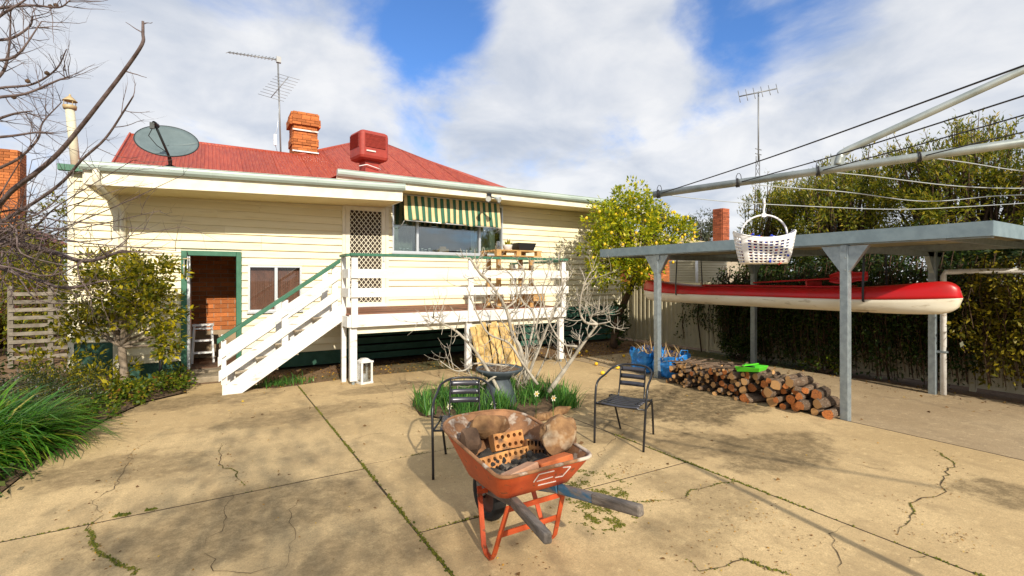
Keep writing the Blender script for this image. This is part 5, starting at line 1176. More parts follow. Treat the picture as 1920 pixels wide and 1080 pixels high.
for (u, v, Z_, rz, tl) in ((1355, 694, 7.15, 20, 50), (1500, 730, 6.2, -30, 10), (1335, 697, 7.2, 60, 25), (1452, 704, 6.5, 20, 40)):
    p = at(u, v, Z=Z_); Mt = Matrix.Translation(p) @ Matrix.Rotation(rad(rz), 4, 'Z') @ Matrix.Rotation(rad(tl), 4, 'Y') @ Matrix.Diagonal((.16, .018, .032, 1))
    tag(piece(rl.choice(MESHL)[1], 'split_offcut', Mt), {1355: 'grey split offcut standing up on the firewood', 1500: 'broken offcut on the near part of the firewood', 1335: 'pale split piece at the far part of the firewood', 1452: 'stub of wood sticking up beside the green scoop'}[u], 'wood')
# lime green scoop with handle
gq = at(1408, 700, Z=6.75); gzz = max(topz(gq.y-.12, .02), topz(gq.y+.12, .02), topz(gq.y, .02)); gq.z = gzz-.015
gs = thing('plastic_scoop', 'lime green plastic dustpan lying on top of the firewood', 'dustpan', gq, rad(100))
MB().add([(-.15, -.12, .03), (.13, -.13, .0), (.13, .13, .0), (-.15, .12, .03), (-.17, -.15, .085), (.15, -.16, .07), (.15, .16, .07), (-.17, .15, .085)], [(0, 1, 2, 3), (0, 4, 5, 1), (2, 6, 7, 3), (3, 7, 4, 0)]).build('pan', M['limegreen'], gs, local=True, solid=.006)
MB().beam((-.02, -.18, .09), (.02, .20, .10), .035, .014).build('brush_handle', M['limegreen'], gs, local=True, bevel=.004); MB().beam((-.05, .02, .05), (.06, .02, .05), .06, .05).build('brush_head', M['darkmetal'], gs, local=True)
# blue bags stuffed with dry fronds
def bag(c, s, seed, label):
    mb = MB()
    def f(a, b):
        th = 2*math.pi*a; e = 4.; cx_, sy_ = math.cos(th), math.sin(th); q = (abs(cx_)**e+abs(sy_)**e)**(-1/e)
        rr_ = q*(1-.12*(1-b)+.05*math.sin(b*3.1)); nn = mnoise.fractal(Vector((cx_*2+seed, sy_*2, b*2.5)), 1, 2, 4)
        rr_ *= 1+.16*nn
        if b < .08: rr_ *= .75+b*3
        return (c.x+s[0]*rr_*cx_, c.y+s[1]*rr_*sy_, max(.003, c.z+s[2]*b*(1+.25*mnoise.noise(Vector((cx_*1.5, sy_*1.5, seed))))))
    mb.grid(f, 44, 14, smooth=False)
    bg_ = thing('blue_bag', label, 'bag', c)
    mb.add([(c.x, c.y, .005)], []); mb.build('sack', M['bluebag'], bg_, solid=.003)
    MB().tube([V(c.x-s[0]*.5, c.y-s[1]*.9, s[2]*.8), V(c.x-s[0]*.4, c.y-s[1]*1.1, s[2]*1.25), V(c.x+s[0]*.3, c.y-s[1]*1.05, s[2]*1.2), V(c.x+s[0]*.5, c.y-s[1]*.9, s[2]*.8)], .008, 5).build('carry_handle', M['bluebag'], bg_)
    k_ = 70; P = np.stack([NP.normal(c.x, s[0]*.5, k_), NP.normal(c.y, s[1]*.5, k_), NP.uniform(s[2]*.55, s[2]*.95, k_)], 1)
    straps('dry_fronds', P, NP.uniform(0, 6.28, k_), NP.uniform(.12, .34, k_), NP.uniform(.010, .022, k_), NP.uniform(.1, 1.3, k_), NP.uniform(-.3, 1.2, k_), LF['straw'], bg_)
bag(at(1214, 696, z=0), (.26, .24, .42), 1.3, 'blue bag of dry fronds left of the carport post'); bag(V(6.80, 5.78, 0), (.25, .26, .40), 4.9, 'blue bag of dry fronds at the left end of the firewood')
# ================================================================== ROTARY CLOTHES HOIST AND PEG BASKET
HM = V(3.2, -.4, 0); TIP = V(2.0, 1.82, 2.144)
ho = thing('clothes_hoist', 'galvanised rotary clothes hoist with arms and wire lines overhead', 'clothesline', HM)
MB().tube([V(*HM), V(HM.x, HM.y, 3.0)], .030, 12).build('mast', M['galv'], ho); MB().lathe([(.05, 2.2), (.06, 2.25), (.06, 2.34), (.05, 2.38)], HM, 14).build('arm_hub', M['galv'], ho); MB().lathe([(.045, 2.92), (.05, 2.95), (.05, 3.0), (0, 3.03)], HM, 14).build('top_hub', M['galv'], ho)
dv = Vector((TIP.x-HM.x, TIP.y-HM.y)); arms = []
for i in range(4):
    c_, s_ = math.cos(i*math.pi/2), math.sin(i*math.pi/2); t = V(HM.x+dv.x*c_-dv.y*s_, HM.y+dv.x*s_+dv.y*c_, (2.144, 2.30, 2.25, 2.30)[i]); arms.append(t)
    root = V(HM.x, HM.y, 2.29); ar = MB().tube([root, t], .0175, 12).build('arm', M['galv'], ho)
    ap = lambda s, t=t: t+(V(HM.x, HM.y, 2.29)-t)*s
    q = ap(.323); d_ = (V(HM.x, HM.y, 2.97)-q); up_ = q+V(0, 0, .075)+(root-q).normalized()*.035
    MB().tube(smooth_path([q+V(0, 0, .016), q+V(0, 0, .05)+(root-q).normalized()*.008, up_, up_+(V(HM.x, HM.y, 2.97)-up_)*.12]+[V(HM.x, HM.y, 2.97)]), .0155, 10).build('brace', M['galv'], ho)
    MB().box(q+V(0, 0, .03), (.012, .05, .06), Matrix.Rotation(math.atan2((root-q).y, (root-q).x)-math.pi/2, 3, 'Z')).build('brace_foot', M['galv'], ho)
    for s in (.012, .163, .295, .437):
        c0 = ap(s); dd = (root-t).normalized(); e = dd.orthogonal().normalized(); e2 = dd.cross(e)
        MB().tube([c0+dd*(.004*(j/12)-.004)*3+e*.021*math.cos(j*1.05)+e2*.021*math.sin(j*1.05) for j in range(15)], .0028, 5).build('wire_wrap', M['darkwire'], ho)
        MB().tube([c0+V(0, 0, .018)+dd*.012*math.cos(j*.6)+V(0, 0, .028*math.sin(j*.6)) for j in range(6)], .0016, 4).build('wire_loop', M['darkwire'], ho)
for i in range(4):
    a, b = arms[i], arms[(i+1) % 4]
    for s in (.012, .163, .295, .437):
        p0 = a+(V(HM.x, HM.y, 2.29)-a)*s; p1 = b+(V(HM.x, HM.y, 2.29)-b)*s; L_ = (p1-p0).length
        sagk = .025 if i == 0 else .09 if i == 3 else .05
        rw = random.Random(int(s*1000)+i); kk = [rw.gauss(0, .010) for _ in range(8)] if i != 0 else [rw.gauss(0, .003) for _ in range(8)]
        pts = []
        for j in range(33): t = j/32; pts.append(p0.lerp(p1, t)-V(0, 0, sagk*4*t*(1-t)*L_/3.5)+V(0, 0, sum(kk[m_]*math.sin((m_+2)*math.pi*t)*1.2/(1+m_*.5) for m_ in range(5))))
        MB().tube(pts, .0026 if i == 0 else .0024, 5).build('line_wire', M['darkwire'] if i == 0 else M['wire'], ho)
        if i == 3 and s == .012: W1 = pts
# peg basket hooked over the outer line
def proj(p): d = p-V(0, 0, CAMH); f = d.x*SN+d.y*CS; r = d.x*CS-d.y*SN; return (CXP+FPX*r/f, HYP-FPX*d.z/f, f)
hk = min(W1, key=lambda p: abs(proj(p)[0]-1431)); fz = proj(hk)[2]
yv = math.atan2(arms[3].y-TIP.y, arms[3].x-TIP.x)
bk = thing('peg_basket', 'white perforated plastic peg basket hanging from the clothesline', 'basket', hk+V(0, 0, -.31), 0, M=Matrix.Translation(hk+V(0, 0, -.335)) @ Matrix.Rotation(rad(-31.6-14), 4, 'Z'))
# local: x along basket, z up, bottom at 0; hook at z .335
BW, BD, BH = .155, .085, .175
def bars(n_, hw, bw):
    p = [0]
    for i in range(n_): p.append(p[-1]+(hw if i % 2 else bw))
    return [q/p[-1] for q in p]
PA, PBZ = bars(72, 1.5, 1.0), bars(19, 1.25, 1.0)
def bsk0(a, b):
    th = 2*math.pi*a; e = 3.2; c_, s_ = math.cos(th), math.sin(th); q = (abs(c_)**e+abs(s_)**e)**(-1/e)
    top_ = BH*(.80+.26*abs(c_)**2.2); h = b*top_; b_ = min(1, b*1.05)
    return (BW*q*c_*(.76+.24*b_**.7), BD*q*s_*(.48+.52*math.sqrt(1-(1-b_)**2)), h)
def bsk(a, b): return bsk0(PA[round(a*72)], PBZ[round(b*19)])
NA, NB = 72, 19
def bskip(i, j):
    return 1 <= j <= 15 and j % 2 == 1 and i % 2 == 1 and not any(abs(i-c_) < 2 for c_ in (9, 27, 45, 63))
bo = MB().grid(bsk, NA, NB, skip=bskip).build('basket_body', M['whiteplastic'], bk, local=True, solid=.003)
MB().grid(lambda a, b: (bsk0(a, 0)[0]*b, bsk0(a, 0)[1]*b, .002), 48, 4, skip=lambda i, j: j in (1, 2) and i % 3 == 0).build('basket_floor', M['whiteplastic'], bk, local=True, solid=.003)
MB().tube([V(*bsk0(i/96, 1)) for i in range(97)], .0042, 6, cap=False).build('basket_rim', M['whiteplastic'], bk, local=True)
MB().tube([V(-.118*math.cos(t), 0, .165+.108*math.sin(t)) if 1 else 0 for t in [math.pi*j/20 for j in range(21)]], .0052, 8).build('carry_loop', M['whiteplastic'], bk, local=True)
MB().tube(smooth_path([V(0, 0, .268), V(0, 0, .30), V(.004, 0, .33), V(0, .008, .352), V(0, .0, .362), V(0, -.012, .352), V(0, -.016, .335)]), .0052, 8).build('hook', M['whiteplastic'], bk, local=True)
MB().box((0, 0, .272), (.022, .016, .020)).build('hook_boss', M['whiteplastic'], bk, local=True)
pg = MB(); rp = random.Random(3)
for i in range(190):
    p = WMX[bk] @ V(rp.uniform(-.105, .105), rp.uniform(-.055, .055), rp.uniform(.012, .150)); d = V(rp.gauss(0, 1), rp.gauss(0, 1), rp.gauss(0, .8)).normalized()
    pg.beam(p-d*.026, p+d*.026, .009, .011, mi=0 if rp.random() < .72 else 1)
tag(pg.build('clothes_pegs', [M['bluepeg'], M['redpeg']]), 'blue and red clothes pegs heaped in the white peg basket', 'pegs', kind='stuff')
# ================================================================== FENCES AND NEIGHBOURS
def ribbed(y0, y1, x_, z0, z1):
    mb = MB(); prof = []; y = y0; p = .145
    while y < y1-.01:
        for dy, dx in ((0, 0), (.028, .03), (.075, .03), (.103, 0)): prof.append((min(y+dy, y1), -dx))
        y += p
    prof.append((y1, 0)); mb.add([(x_+dx, yy, z_) for z_ in (z0, z1) for yy, dx in prof], [(i, i+1, len(prof)+i+1, len(prof)+i) for i in range(len(prof)-1)]); return mb
fe = thing('steel_fence', 'cream ribbed steel fence running behind the carport and lemon tree', 'fence', (9.95, 5, 0))
yv_ = -2.0
while yv_ < 13.5:
    zt = 1.58+.02*(yv_/10)
    ribbed(yv_+.04, yv_+2.31, 9.98, .06, zt-.06).build('panel', M['cream'], fe, solid=.002)
    MB().bx(9.94, 9.995, yv_+.045, yv_+2.305, zt-.058, zt).build('top_rail', M['cream'], fe); MB().bx(9.94, 9.995, yv_+.045, yv_+2.305, .03, .085).build('bottom_rail', M['cream'], fe); MB().bx(9.93, 10.0, yv_-.035, yv_+.035, -.05, zt+.01).build('post', M['cream'], fe); yv_ += 2.35
lf = thing('side_fence', 'cream steel fence darkened as if shaded behind the bare tree at the left', 'fence', (-5, 14.5, 0))
for i in range(4):
    xx = -11.6+i*1.9; MB().grid(lambda a, b, xx=xx: (xx+1.84*a, 14.5+.022*(1 if round(a*52) % 4 < 2 else -1), .02+1.75*b), 52, 1, smooth=False).build('panel', M['creamshade'], lf, solid=.003); MB().bx(xx-.03, xx+.03, 14.45, 14.55, -.05, 1.82).build('post', M['cream'], lf); MB().bx(xx+.031, xx+1.87, 14.47, 14.53, 1.771, 1.81).build('top_rail', M['cream'], lf)
gt = thing('slatted_gate', 'weathered white slatted gate, darkened as if shaded, between the fence and the left wing', 'gate', (-2.6, 13.2, 0))
for q in (-3.3, -2.72, -2.12): MB().bx(q-.04, q+.04, 13.16, 13.24, -.03, 1.55).build('post', M['gatewood'], gt)
for i in range(9): MB().bx(-3.32, -2.1, 13.13, 13.155, .12+i*.155, .19+i*.155).build('slat', M['gatewood'], gt)
# neighbour at the left: brick house with chimney
nl2 = thing('brick_house', 'neighbouring brick house with orange chimney at the left edge', 'house', (-9, 22, 0))
MB().bx(-14, -5.2, 20, 27, -.05, 3.0).build('wall', M['brickdark'], nl2); MB().add([(-14.4, 19.6, 3.0), (-4.8, 19.6, 3.0), (-4.8, 27.4, 3.0), (-14.4, 27.4, 3.0), (-12, 23.5, 4.6), (-7.5, 23.5, 4.6)], [(0, 1, 5, 4), (1, 2, 5), (2, 3, 4, 5), (3, 0, 4)]).build('roof', M['roofred'], nl2)
c0 = at(38, 282, Y=20.0); cl_ = at(-40, 282, Y=20.0)
chimney(nl2, c0.x-1.3, c0.x-.05, 20.0, 20.7, 2.6, c0.z, 'brick', steps=False)
# neighbour at the right, behind the fence
nr = thing('cream_roofed_house', 'brick house with low cream roof behind the lemon tree', 'house', (19, 16.5, 0))
a0 = at(1185, 520, Z=20.); 
hx0, hy0 = at(1195, 500, Z=21).x, at(1195, 500, Z=21).y
hx1 = hx0+9
nw = MB().bx(hx0, hx1, hy0, hy0+8, -.05, 2.75).build('wall', M['mortar'], nr)
brickwall(nw, hx0, hx0+3.4, hy0-.012, 1.2, 2.7, 'brick', bw=.23, bh=.076); brickwall(nw, hy0, hy0+1.6, hx0-.012, 1.2, 2.7, 'brick', face='x')
nrf = MB(); e0 = .5; ez = 3.05; rz_ = 4.2
nrf.add([(hx0-e0, hy0-e0, ez), (hx1+e0, hy0-e0, ez), (hx1+e0, hy0+8.5, ez), (hx0-e0, hy0+8.5, ez), (hx0+3.6, hy0+4, rz_), (hx1-3.6, hy0+4, rz_)], [(0, 1, 5, 4), (1, 2, 5), (2, 3, 4, 5), (3, 0, 4), (3, 2, 1, 0)]); nrf.build('roof', M['creamroof'], nr)
MB().bx(hx0-e0-.06, hx1+e0, hy0-e0-.1, hy0-e0, 2.93, 3.06).build('gutter', M['cream'], nr)
q = at(1352, 392, Z=22.5); chimney(nr, q.x-.24, q.x+.24, q.y-.24, q.y+.24, 2.8, q.z, 'brickdark', steps=False)
q = at(1224, 400, Z=23); nk = thing('rooftop_cooler', 'dark grey cooler on the neighbouring roof behind the lemon tree top', 'cooler', (q.x, q.y, 3.6)); MB().box((q.x, q.y, 4.6), (.80, .8, .80)).build('housing', M['urn'], nk, bevel=.12); MB().bx(q.x-.2, q.x+.2, q.y-.2, q.y+.2, 3.2, 4.22).build('duct', M['urn'], nk)
for i in range(5): MB().bx(q.x-.28, q.x+.28, q.y-.412, q.y-.40, 4.38+i*.09, 4.43+i*.09).build('louvre', M['darkmetal'], nk)
q = at(1308, 510, Z=15.5); tk = thing('water_tank', 'round cream corrugated water tank behind the steel fence', 'water tank', (q.x, q.y, 0))
prof = [(.85+.012*math.sin(i*2.1), i*.025) for i in range(90)]
MB().lathe(prof, (q.x, q.y, 0), 40).build('shell', M['tank'], tk); MB().lathe([(.87, 2.2), (.87, 2.25), (.0, 2.52)], (q.x, q.y, 0), 40).build('roof', M['tank'], tk)
MB().tube([V(q.x-.6, q.y-.5, 2.5), V(q.x-.95, q.y-.7, 2.45), V(q.x-1.0, q.y-.75, 1.2)], .04, 8).build('inlet_pipe', M['whiteplastic'], tk)
# radio mast far behind
rm = at(1422, 345, Z=30); rt = at(1420, 172, Z=30); mr_ = thing('radio_mast', 'tall thin radio mast with antenna beyond the right hand hedge', 'mast', (rm.x, rm.y, 0))
MB().tube([V(rm.x, rm.y, 8.9), V(rm.x, rm.y, rt.z)], .045, 6).build('pole', M['antenna'], mr_)
lt = MB()
for i in range(3):
    a = i*2.094; e = V(math.cos(a), math.sin(a), 0)
    lt.tube([V(rm.x, rm.y, 0)+e*.32, V(rm.x, rm.y, 9.2)+e*.12], .025, 5); a2 = a+2.094; e2 = V(math.cos(a2), math.sin(a2), 0)
    for j in range(16): z0_ = 1+j*.5; r0 = .32-.2*z0_/9.2; lt.tube([V(rm.x, rm.y, z0_)+e*r0, V(rm.x, rm.y, z0_+.5)+e2*(r0-.01)], .014, 4)
lt.build('lattice', M['antenna'], mr_)
a, b = at(1386, 181, Z=30), at(1457, 166, Z=29.5); yagi(mr_, (a+b)/2, b-a, 6, .9, .7, (.2, .3, .9), (b-a).length, r=.03); MB().tube([V(rm.x-.3, rm.y, 9.6), V(rm.x+.3, rm.y, 9.6)], .03, 5).tube([V(rm.x-.3, rm.y, 9.3), V(rm.x+.3, rm.y, 9.3)], .03, 5).build('cross_arm', M['antenna'], mr_)

# ================================================================== PLANTS
def woody(root, base, tips, r, m, seed, wob=.12):
    """trunk and limbs from a base to crown points"""
    rg = random.Random(seed); mb = MB(); base = Vector(base)
    for t in tips:
        t = Vector(t); n_ = 6; pts = []
        for i in range(n_+1): q = i/n_; p = base.lerp(t, q); p.z = base.z+(t.z-base.z)*(q**.85); pts.append(p+Vector((rg.gauss(0, wob), rg.gauss(0, wob), 0))*(q*(1-q)*2))
        mb.tube(pts, [r*(1-.93*i/n_) for i in range(n_+1)], 6)
    return mb.build('limbs', m, root)
# lemon tree
lt_ = thing('lemon_tree', 'leaning lemon tree full of yellow fruit at the house corner', 'tree', (8.55, 9.0, 0))
tr = smooth_path([at(1150, 652, z=0), at(1158, 600, Y=8.95), at(1178, 550, Y=8.9), at(1198, 505, Y=8.8)])
MB().tube(tr, [.10-.035*i/(len(tr)-1) for i in range(len(tr))], 10).build('trunk', M['trunk'], lt_)
LC = [((8.75, 8.45, 2.72), (1.25, .80, .95)), ((8.1, 8.5, 2.45), (.75, .6, .8)), ((9.75, 8.3, 2.85), (.62, .6, .55)), ((8.45, 8.4, 3.45), (.55, .5, .50)), ((8.3, 8.6, 1.75), (.8, .5, .35)), ((9.2, 8.5, 1.75), (.6, .5, .3)), ((7.65, 8.4, 2.95), (.6, .5, .48)), ((7.5, 8.6, 2.2), (.45, .4, .45)), ((8.0, 8.4, 3.4), (.4, .4, .35)), ((9.4, 8.3, 3.25), (.35, .35, .35))]
tips = []
for c_, r_ in LC:
    for j in range(5): d = unit(NP.normal(size=(1, 3)))[0]; tips.append(np.array(c_)+d*np.array(r_)*.8)
woody(lt_, tr[-1], tips, .045, M['trunk'], 4)
Ps, Ds = [], []
for (c_, r_), nc in zip(LC, (150, 66, 46, 34, 28, 16, 36, 18, 16, 13)): P, D = clumps(c_, r_, nc, .17, 36, .35); Ps.append(P); Ds.append(D)
P = np.concatenate(Ps); D = np.concatenate(Ds); ok = (P[:, 1] < 9.95) & ~((P[:, 1] > 9.2) & (P[:, 2] > 3.35)); leaves('foliage', P[ok], D[ok], .085, .042, LF['lemon'], lt_)
lme, _ = MB().lathe([(0, -.044), (.012, -.040), (.030, -.02), (.034, 0), (.028, .022), (.010, .038), (0, .046)], k=10).mesh('lemon', M['lemonm'], False)
for i in range(60):
    c_, r_ = LC[R.choice((0, 0, 1, 2, 2, 3, 4, 6, 9))]; d = Vector((R.gauss(0, 1), -abs(R.gauss(0, 1)), R.gauss(0, .8))).normalized(); p = Vector((c_[0]+d.x*r_[0], c_[1]+d.y*r_[1], c_[2]+d.z*r_[2]-.05))
    if p.y < 9.2: piece(lme, 'lemon', Matrix.Translation(p) @ Matrix.Rotation(R.uniform(0, .8), 4, 'X') @ Matrix.Diagonal((.95, .95, .95, 1)), lt_)
for i, (u, v) in enumerate(((1118, 683), (1158, 690), (1170, 668), (1085, 662), (1205, 668), (1187, 655), (1100, 660), (1130, 700), (1075, 655))):
    p = at(u, v, z=.03); o = piece(lme, 'fallen_lemon', Matrix.Translation((p.x, p.y, .04)) @ Matrix.Rotation(1.5, 4, 'X') @ Matrix.Rotation(i, 4, 'Y')); tag(o, 'yellow lemon lying on the ground near the lemon tree', 'lemon', 'fallen lemons')
# climber at the foot of the lemon tree
P, D = clumps((8.6, 9.0, .55), (.35, .3, .55), 40, .10, 22, .2); cb_ = thing('leafy_sapling', 'small leafy sapling at the foot of the lemon trunk', 'plant', (8.6, 9.0, 0)); leaves('foliage', P, D, .07, .04, LF['dark'], cb_); woody(cb_, (8.6, 9.0, -.02), [(8.45, 8.9, .9), (8.75, 9.0, 1.0), (8.6, 9.1, .7)], .012, M['trunk'], 8)
# tall hedge shrubs beyond the fence
def bush(name, label, cat, loc, lobes, per, L_, W_, leafm, cr_=.3, trunk='trunk', group=None, shell=.35, dens=1., spikes=0, tr_=.05):
    t = thing(name, label, cat, loc, 0, group); Ps, Ds = [], []; tips = []
    for c_, r_ in lobes:
        vol = (r_[0]*r_[1]+r_[1]*r_[2]+r_[0]*r_[2])/3; nc = max(6, int(vol/(cr_*cr_)*2.4*dens)); P, D = clumps(c_, r_, nc, cr_, per, shell); Ps.append(P); Ds.append(D)
        for j in range(4): d = unit(NP.normal(size=(1, 3)))[0]; tips.append(np.array(c_)+d*np.array(r_)*.75)
        if spikes:
            for j in range(spikes):
                th = NP.uniform(0, 6.28); q = NP.uniform(.2, .9); b0 = np.array([c_[0]+r_[0]*q*math.cos(th), c_[1]+r_[1]*q*math.sin(th), c_[2]+r_[2]*math.sqrt(1-q*q)*.85]); h = NP.uniform(.25, .7); s_ = NP.integers(36, 70)
                dr = np.array([NP.normal(0, .25), NP.normal(0, .25), 1.]); tt = NP.random(s_)[:, None]; P = b0+dr*h*tt+NP.normal(0, .045, (s_, 3)); Ps.append(P); Ds.append(NP.normal(0, .5, (s_, 3))+np.array([0, 0, .6])); tips.append(b0+dr*h)
    P = np.concatenate(Ps); D = np.concatenate(Ds); ok = P[:, 2] > .02; leaves('crown', P[ok], D[ok], L_, W_, LF[leafm], t)
    woody(t, (loc[0], loc[1], -.04), tips, tr_, M[trunk], int(abs(loc[0]*7+loc[1]*13))); return t
HB = [('olive green feathery tree at the right edge above the carport roof', (12.0, 1.0, 0), [((11.6, .9, 2.75), (1.3, 1.5, 1.0)), ((11.8, -.6, 2.7), (1.2, 1.0, 1.0)), ((12.0, 1.7, 3.2), (1.0, .8, .75))]),
      ('tall olive green feathery tree behind the near part of the carport', (12.0, 3.2, 0), [((11.5, 3.1, 2.8), (1.2, 1.3, 1.0)), ((12.0, 3.4, 3.45), (1.1, .9, .8)), ((11.6, 4.2, 3.1), (.8, .6, .9))]),
      ('dense feathery tree behind the middle of the carport', (12.1, 5.4, 0), [((11.5, 5.3, 2.75), (1.2, 1.2, 1.05)), ((12.3, 5.4, 3.3), (1.1, .9, .75))]),
      ('dark bushy tree behind the far back carport post', (11.9, 7.6, 0), [((11.5, 6.7, 2.6), (.9, .9, 1.1)), ((12.4, 6.6, 3.0), (.9, .8, .8))])]
for i, (lb, loc, lobes) in enumerate(HB): bush('feathery_tree', lb, 'tree', loc, lobes, 80, .092, .022, 'hedge', .20, group='tall trees beyond the right fence', shell=.40, dens=1.9, spikes=34)
# foliage hanging over the fence behind the carport (vines), inside the yard
def vine(label, y0, y1, z0, z1, n_, leafm, x0=9.55, x1=9.9, L_=.07, W_=.035, hang=True):
    t = thing('fence_vine', label, 'vine', (9.8, (y0+y1)/2, 0), 0, 'vines on the fence behind the carport'); mb = MB(); Ps, Ds = [], []
    for i in range(n_):
        y = NP.uniform(y0, y1); zt = NP.uniform(z0+.5*(z1-z0), z1); zb = NP.uniform(z0, zt-.2); k_ = NP.integers(26, 60); t_ = NP.random(k_); xx = NP.uniform(x0, x1)
        P = np.stack([xx+NP.normal(0, .06, k_)+.12*t_-.06, y+NP.normal(0, .07, k_)+.12*np.sin(t_*4+i), zb+(zt-zb)*t_], 1); Ps.append(P); Ds.append(NP.normal(0, .7, (k_, 3))+np.array([-.6, -.2, -.5 if hang else .5]))
        mb.tube([V(xx+.06, y, zt), V(xx, y+.06, (zt+zb)/2), V(xx, y, max(0.0, zb))], .007, 4, False)
    P = np.concatenate(Ps); P[:, 0] = np.minimum(P[:, 0], 9.90); leaves('foliage', P, np.concatenate(Ds), L_, W_, LF[leafm], t); mb.tube([V(9.86, (y0+y1)/2, -.03), V(9.84, (y0+y1)/2+.1, .8), V(9.85, (y0+y1)/2, 1.6)], .018, 5).build('stems', M['trunk'], t)
vine('yellow green vine spilling over the fence at the right edge', -.6, 2.6, .1, 2.1, 420, 'vine', 9.2, 9.88, .075, .034); vine('dark vine on the fence behind the near carport posts', 2.6, 4.9, .0, 2.15, 420, 'dark', 9.5, 9.88); vine('dark vine on the fence behind the far carport posts', 4.9, 6.9, .0, 2.0, 330, 'dark', 9.5, 9.88); vine('thin dark creepers hanging on the cream fence panel behind the canoe tip', 6.9, 8.1, .2, 1.5, 16, 'dark', 9.75, 9.9)  # dark vines packed dense to deepen the shade under the carport
bush('overhanging_tree', 'dark leafy tree overhanging the fence behind the canoe', 'tree', (10.6, 6.0, 0), [((10.35, 5.6, 2.0), (.5, 1.4, .55)), ((10.4, 3.4, 1.95), (.5, 1.4, .5)), ((10.3, 1.2, 1.95), (.55, 1.4, .55))], 60, .085, .042, 'dark', .24, group=None, dens=3)
bush('low_fence_shrub', 'low dark shrub at the foot of the fence behind the firewood', 'shrub', (9.6, 6.3, 0), [((9.55, 6.3, .28), (.28, .7, .28))], 40, .06, .035, 'dark', .12); bush('low_fence_shrub', 'small green weed clump near the base of the far carport post', 'shrub', (9.5, 4.6, 0), [((9.5, 4.6, .13), (.2, .45, .13))], 30, .06, .04, 'cover', .10)
# distant gum tree
q = at(1322, 425, Z=46); bush('gum_tree', 'distant grey green gum tree beyond the cream roof', 'tree', (q.x, q.y, 0), [((q.x, q.y, 6.6), (1.6, 1.6, 1.5)), ((q.x-1.4, q.y, 5.8), (1.0, 1.0, 1.2)), ((q.x+1.5, q.y, 5.9), (1.2, 1, 1.3)), ((q.x, q.y, 4.6), (2.2, 1, 1.0))], 60, .26, .10, 'gum', .5, tr_=.16)
# left: yellow green tree behind the wing, shrubby small tree, ground covers
q = at(95, 410, Z=13.5); bush('yellow_green_tree', 'yellow green leafy tree standing behind the left wing of the house', 'tree', (q.x, q.y, 0), [((q.x, q.y, 2.8), (.75, .8, 1.3)), ((q.x+.3, q.y, 1.8), (.7, .7, .9)), ((q.x-.8, q.y+.2, 2.3), (.6, .6, .8))], 50, .10, .05, 'yellowtree', .28)
bush('hedge_bush', 'brownish twiggy bush behind the left fence', 'bush', (-4.6, 16.5, 0), [((-4.6, 15.9, 1.9), (1.3, .8, 1.5)), ((-6.2, 15.9, 2.0), (1.3, .8, 1.6)), ((-3.3, 15.0, 1.3), (.9, .6, 1.3)), ((-2.2, 14.6, 1.1), (.8, .5, 1.1))], 60, .10, .04, 'hedge', .3, dens=2.5)
q = at(236, 724, Z=7.2); sh_ = thing('camellia_shrub', 'leafy small shrub tree with pale trunk in front of the house corner', 'shrub', (q.x, q.y, 0)); b0 = V(q.x, q.y, -.02); f1 = at(228, 650, Z=7.2)
MB().tube(smooth_path([b0, at(232, 690, Z=7.2), f1]), [.06]*4+[.05]*4+[.045], 8).build('trunk', M['trunkpale'], sh_)
SLB = [(at(240, 560, Z=7.2), (.62, .55, .50)), (at(295, 580, Z=7.1), (.42, .4, .42)), (at(180, 560, Z=7.4), (.45, .45, .42)), (at(290, 510, Z=7.2), (.40, .4, .26)), (at(210, 500, Z=7.3), (.45, .4, .24)), (at(312, 640, Z=7.1), (.20, .25, .25)), (at(150, 610, Z=7.2), (.3, .3, .3))]
tips = []; Ps, Ds = [], []
for c_, r_ in SLB:
    P, D = clumps(c_, r_, int(76*r_[0]/.5), .10, 17, .42); Ps.append(P); Ds.append(D)
    for j in range(4): tips.append(np.array(c_)+unit(NP.normal(size=(1, 3)))[0]*np.array(r_)*.8)
woody(sh_, f1, tips, .026, M['trunkpale'], 77, .1); leaves('foliage', np.concatenate(Ps), np.concatenate(Ds), .075, .036, LF['shrub'], sh_)
q = at(299, 705, Z=7.6); tag(MB().tube([V(q.x, q.y, -.03), V(q.x+.03, q.y, .72)], .024, 8).build('black_stake', M['darkmetal']), 'black stake standing in the garden beside the doorway', 'stake')
gbL = MB(); lp = [(-.30, 8.75), (-.75, 8.38), (-1.05, 7.62), (-1.3, 6.52), (-1.42, 5.32), (-1.27, 4.42), (-2.2, 2.6), (-6, 1.4), (-9, 1.4), (-9, 11), (-1.4, 11.0), (-1.4, 10.05), (-.46, 10.05)]
gbL.add([(x_, y_, .012) for x_, y_ in lp], [tuple(range(len(lp)))]); tag(gbL.build('garden_soil', M['soil']), kind='structure')
def cover(name, label, loc, lobes, L_, W_, leafm, cr_=.12, per=34, dens=1.2): return bush(name, label, 'plant', loc, lobes, per, L_, W_, leafm, cr_, dens=dens, tr_=.012, shell=.2)
cover('ground_cover_plant', 'bright yellow green ground cover beside the doorstep', (-.75, 9.0, 0), [((-.62, 8.95, .12), (.42, .38, .17)), ((-.95, 8.5, .11), (.40, .42, .17)), ((-1.2, 7.8, .10), (.28, .4, .15)), ((-.42, 9.1, .2), (.18, .2, .16))], .045, .032, 'cover', .09)
cover('low_shrub', 'low dark shrub with pale specks along the left garden edge', (-1.9, 8.3, 0), [((-1.75, 8.6, .26), (.6, .55, .30)), ((-2.3, 8.2, .30), (.7, .6, .34)), ((-2.9, 8.8, .32), (.7, .7, .36)), ((-1.5, 8.05, .18), (.42, .4, .22))], .035, .012, 'rosemary', .12, 60, 1.5)
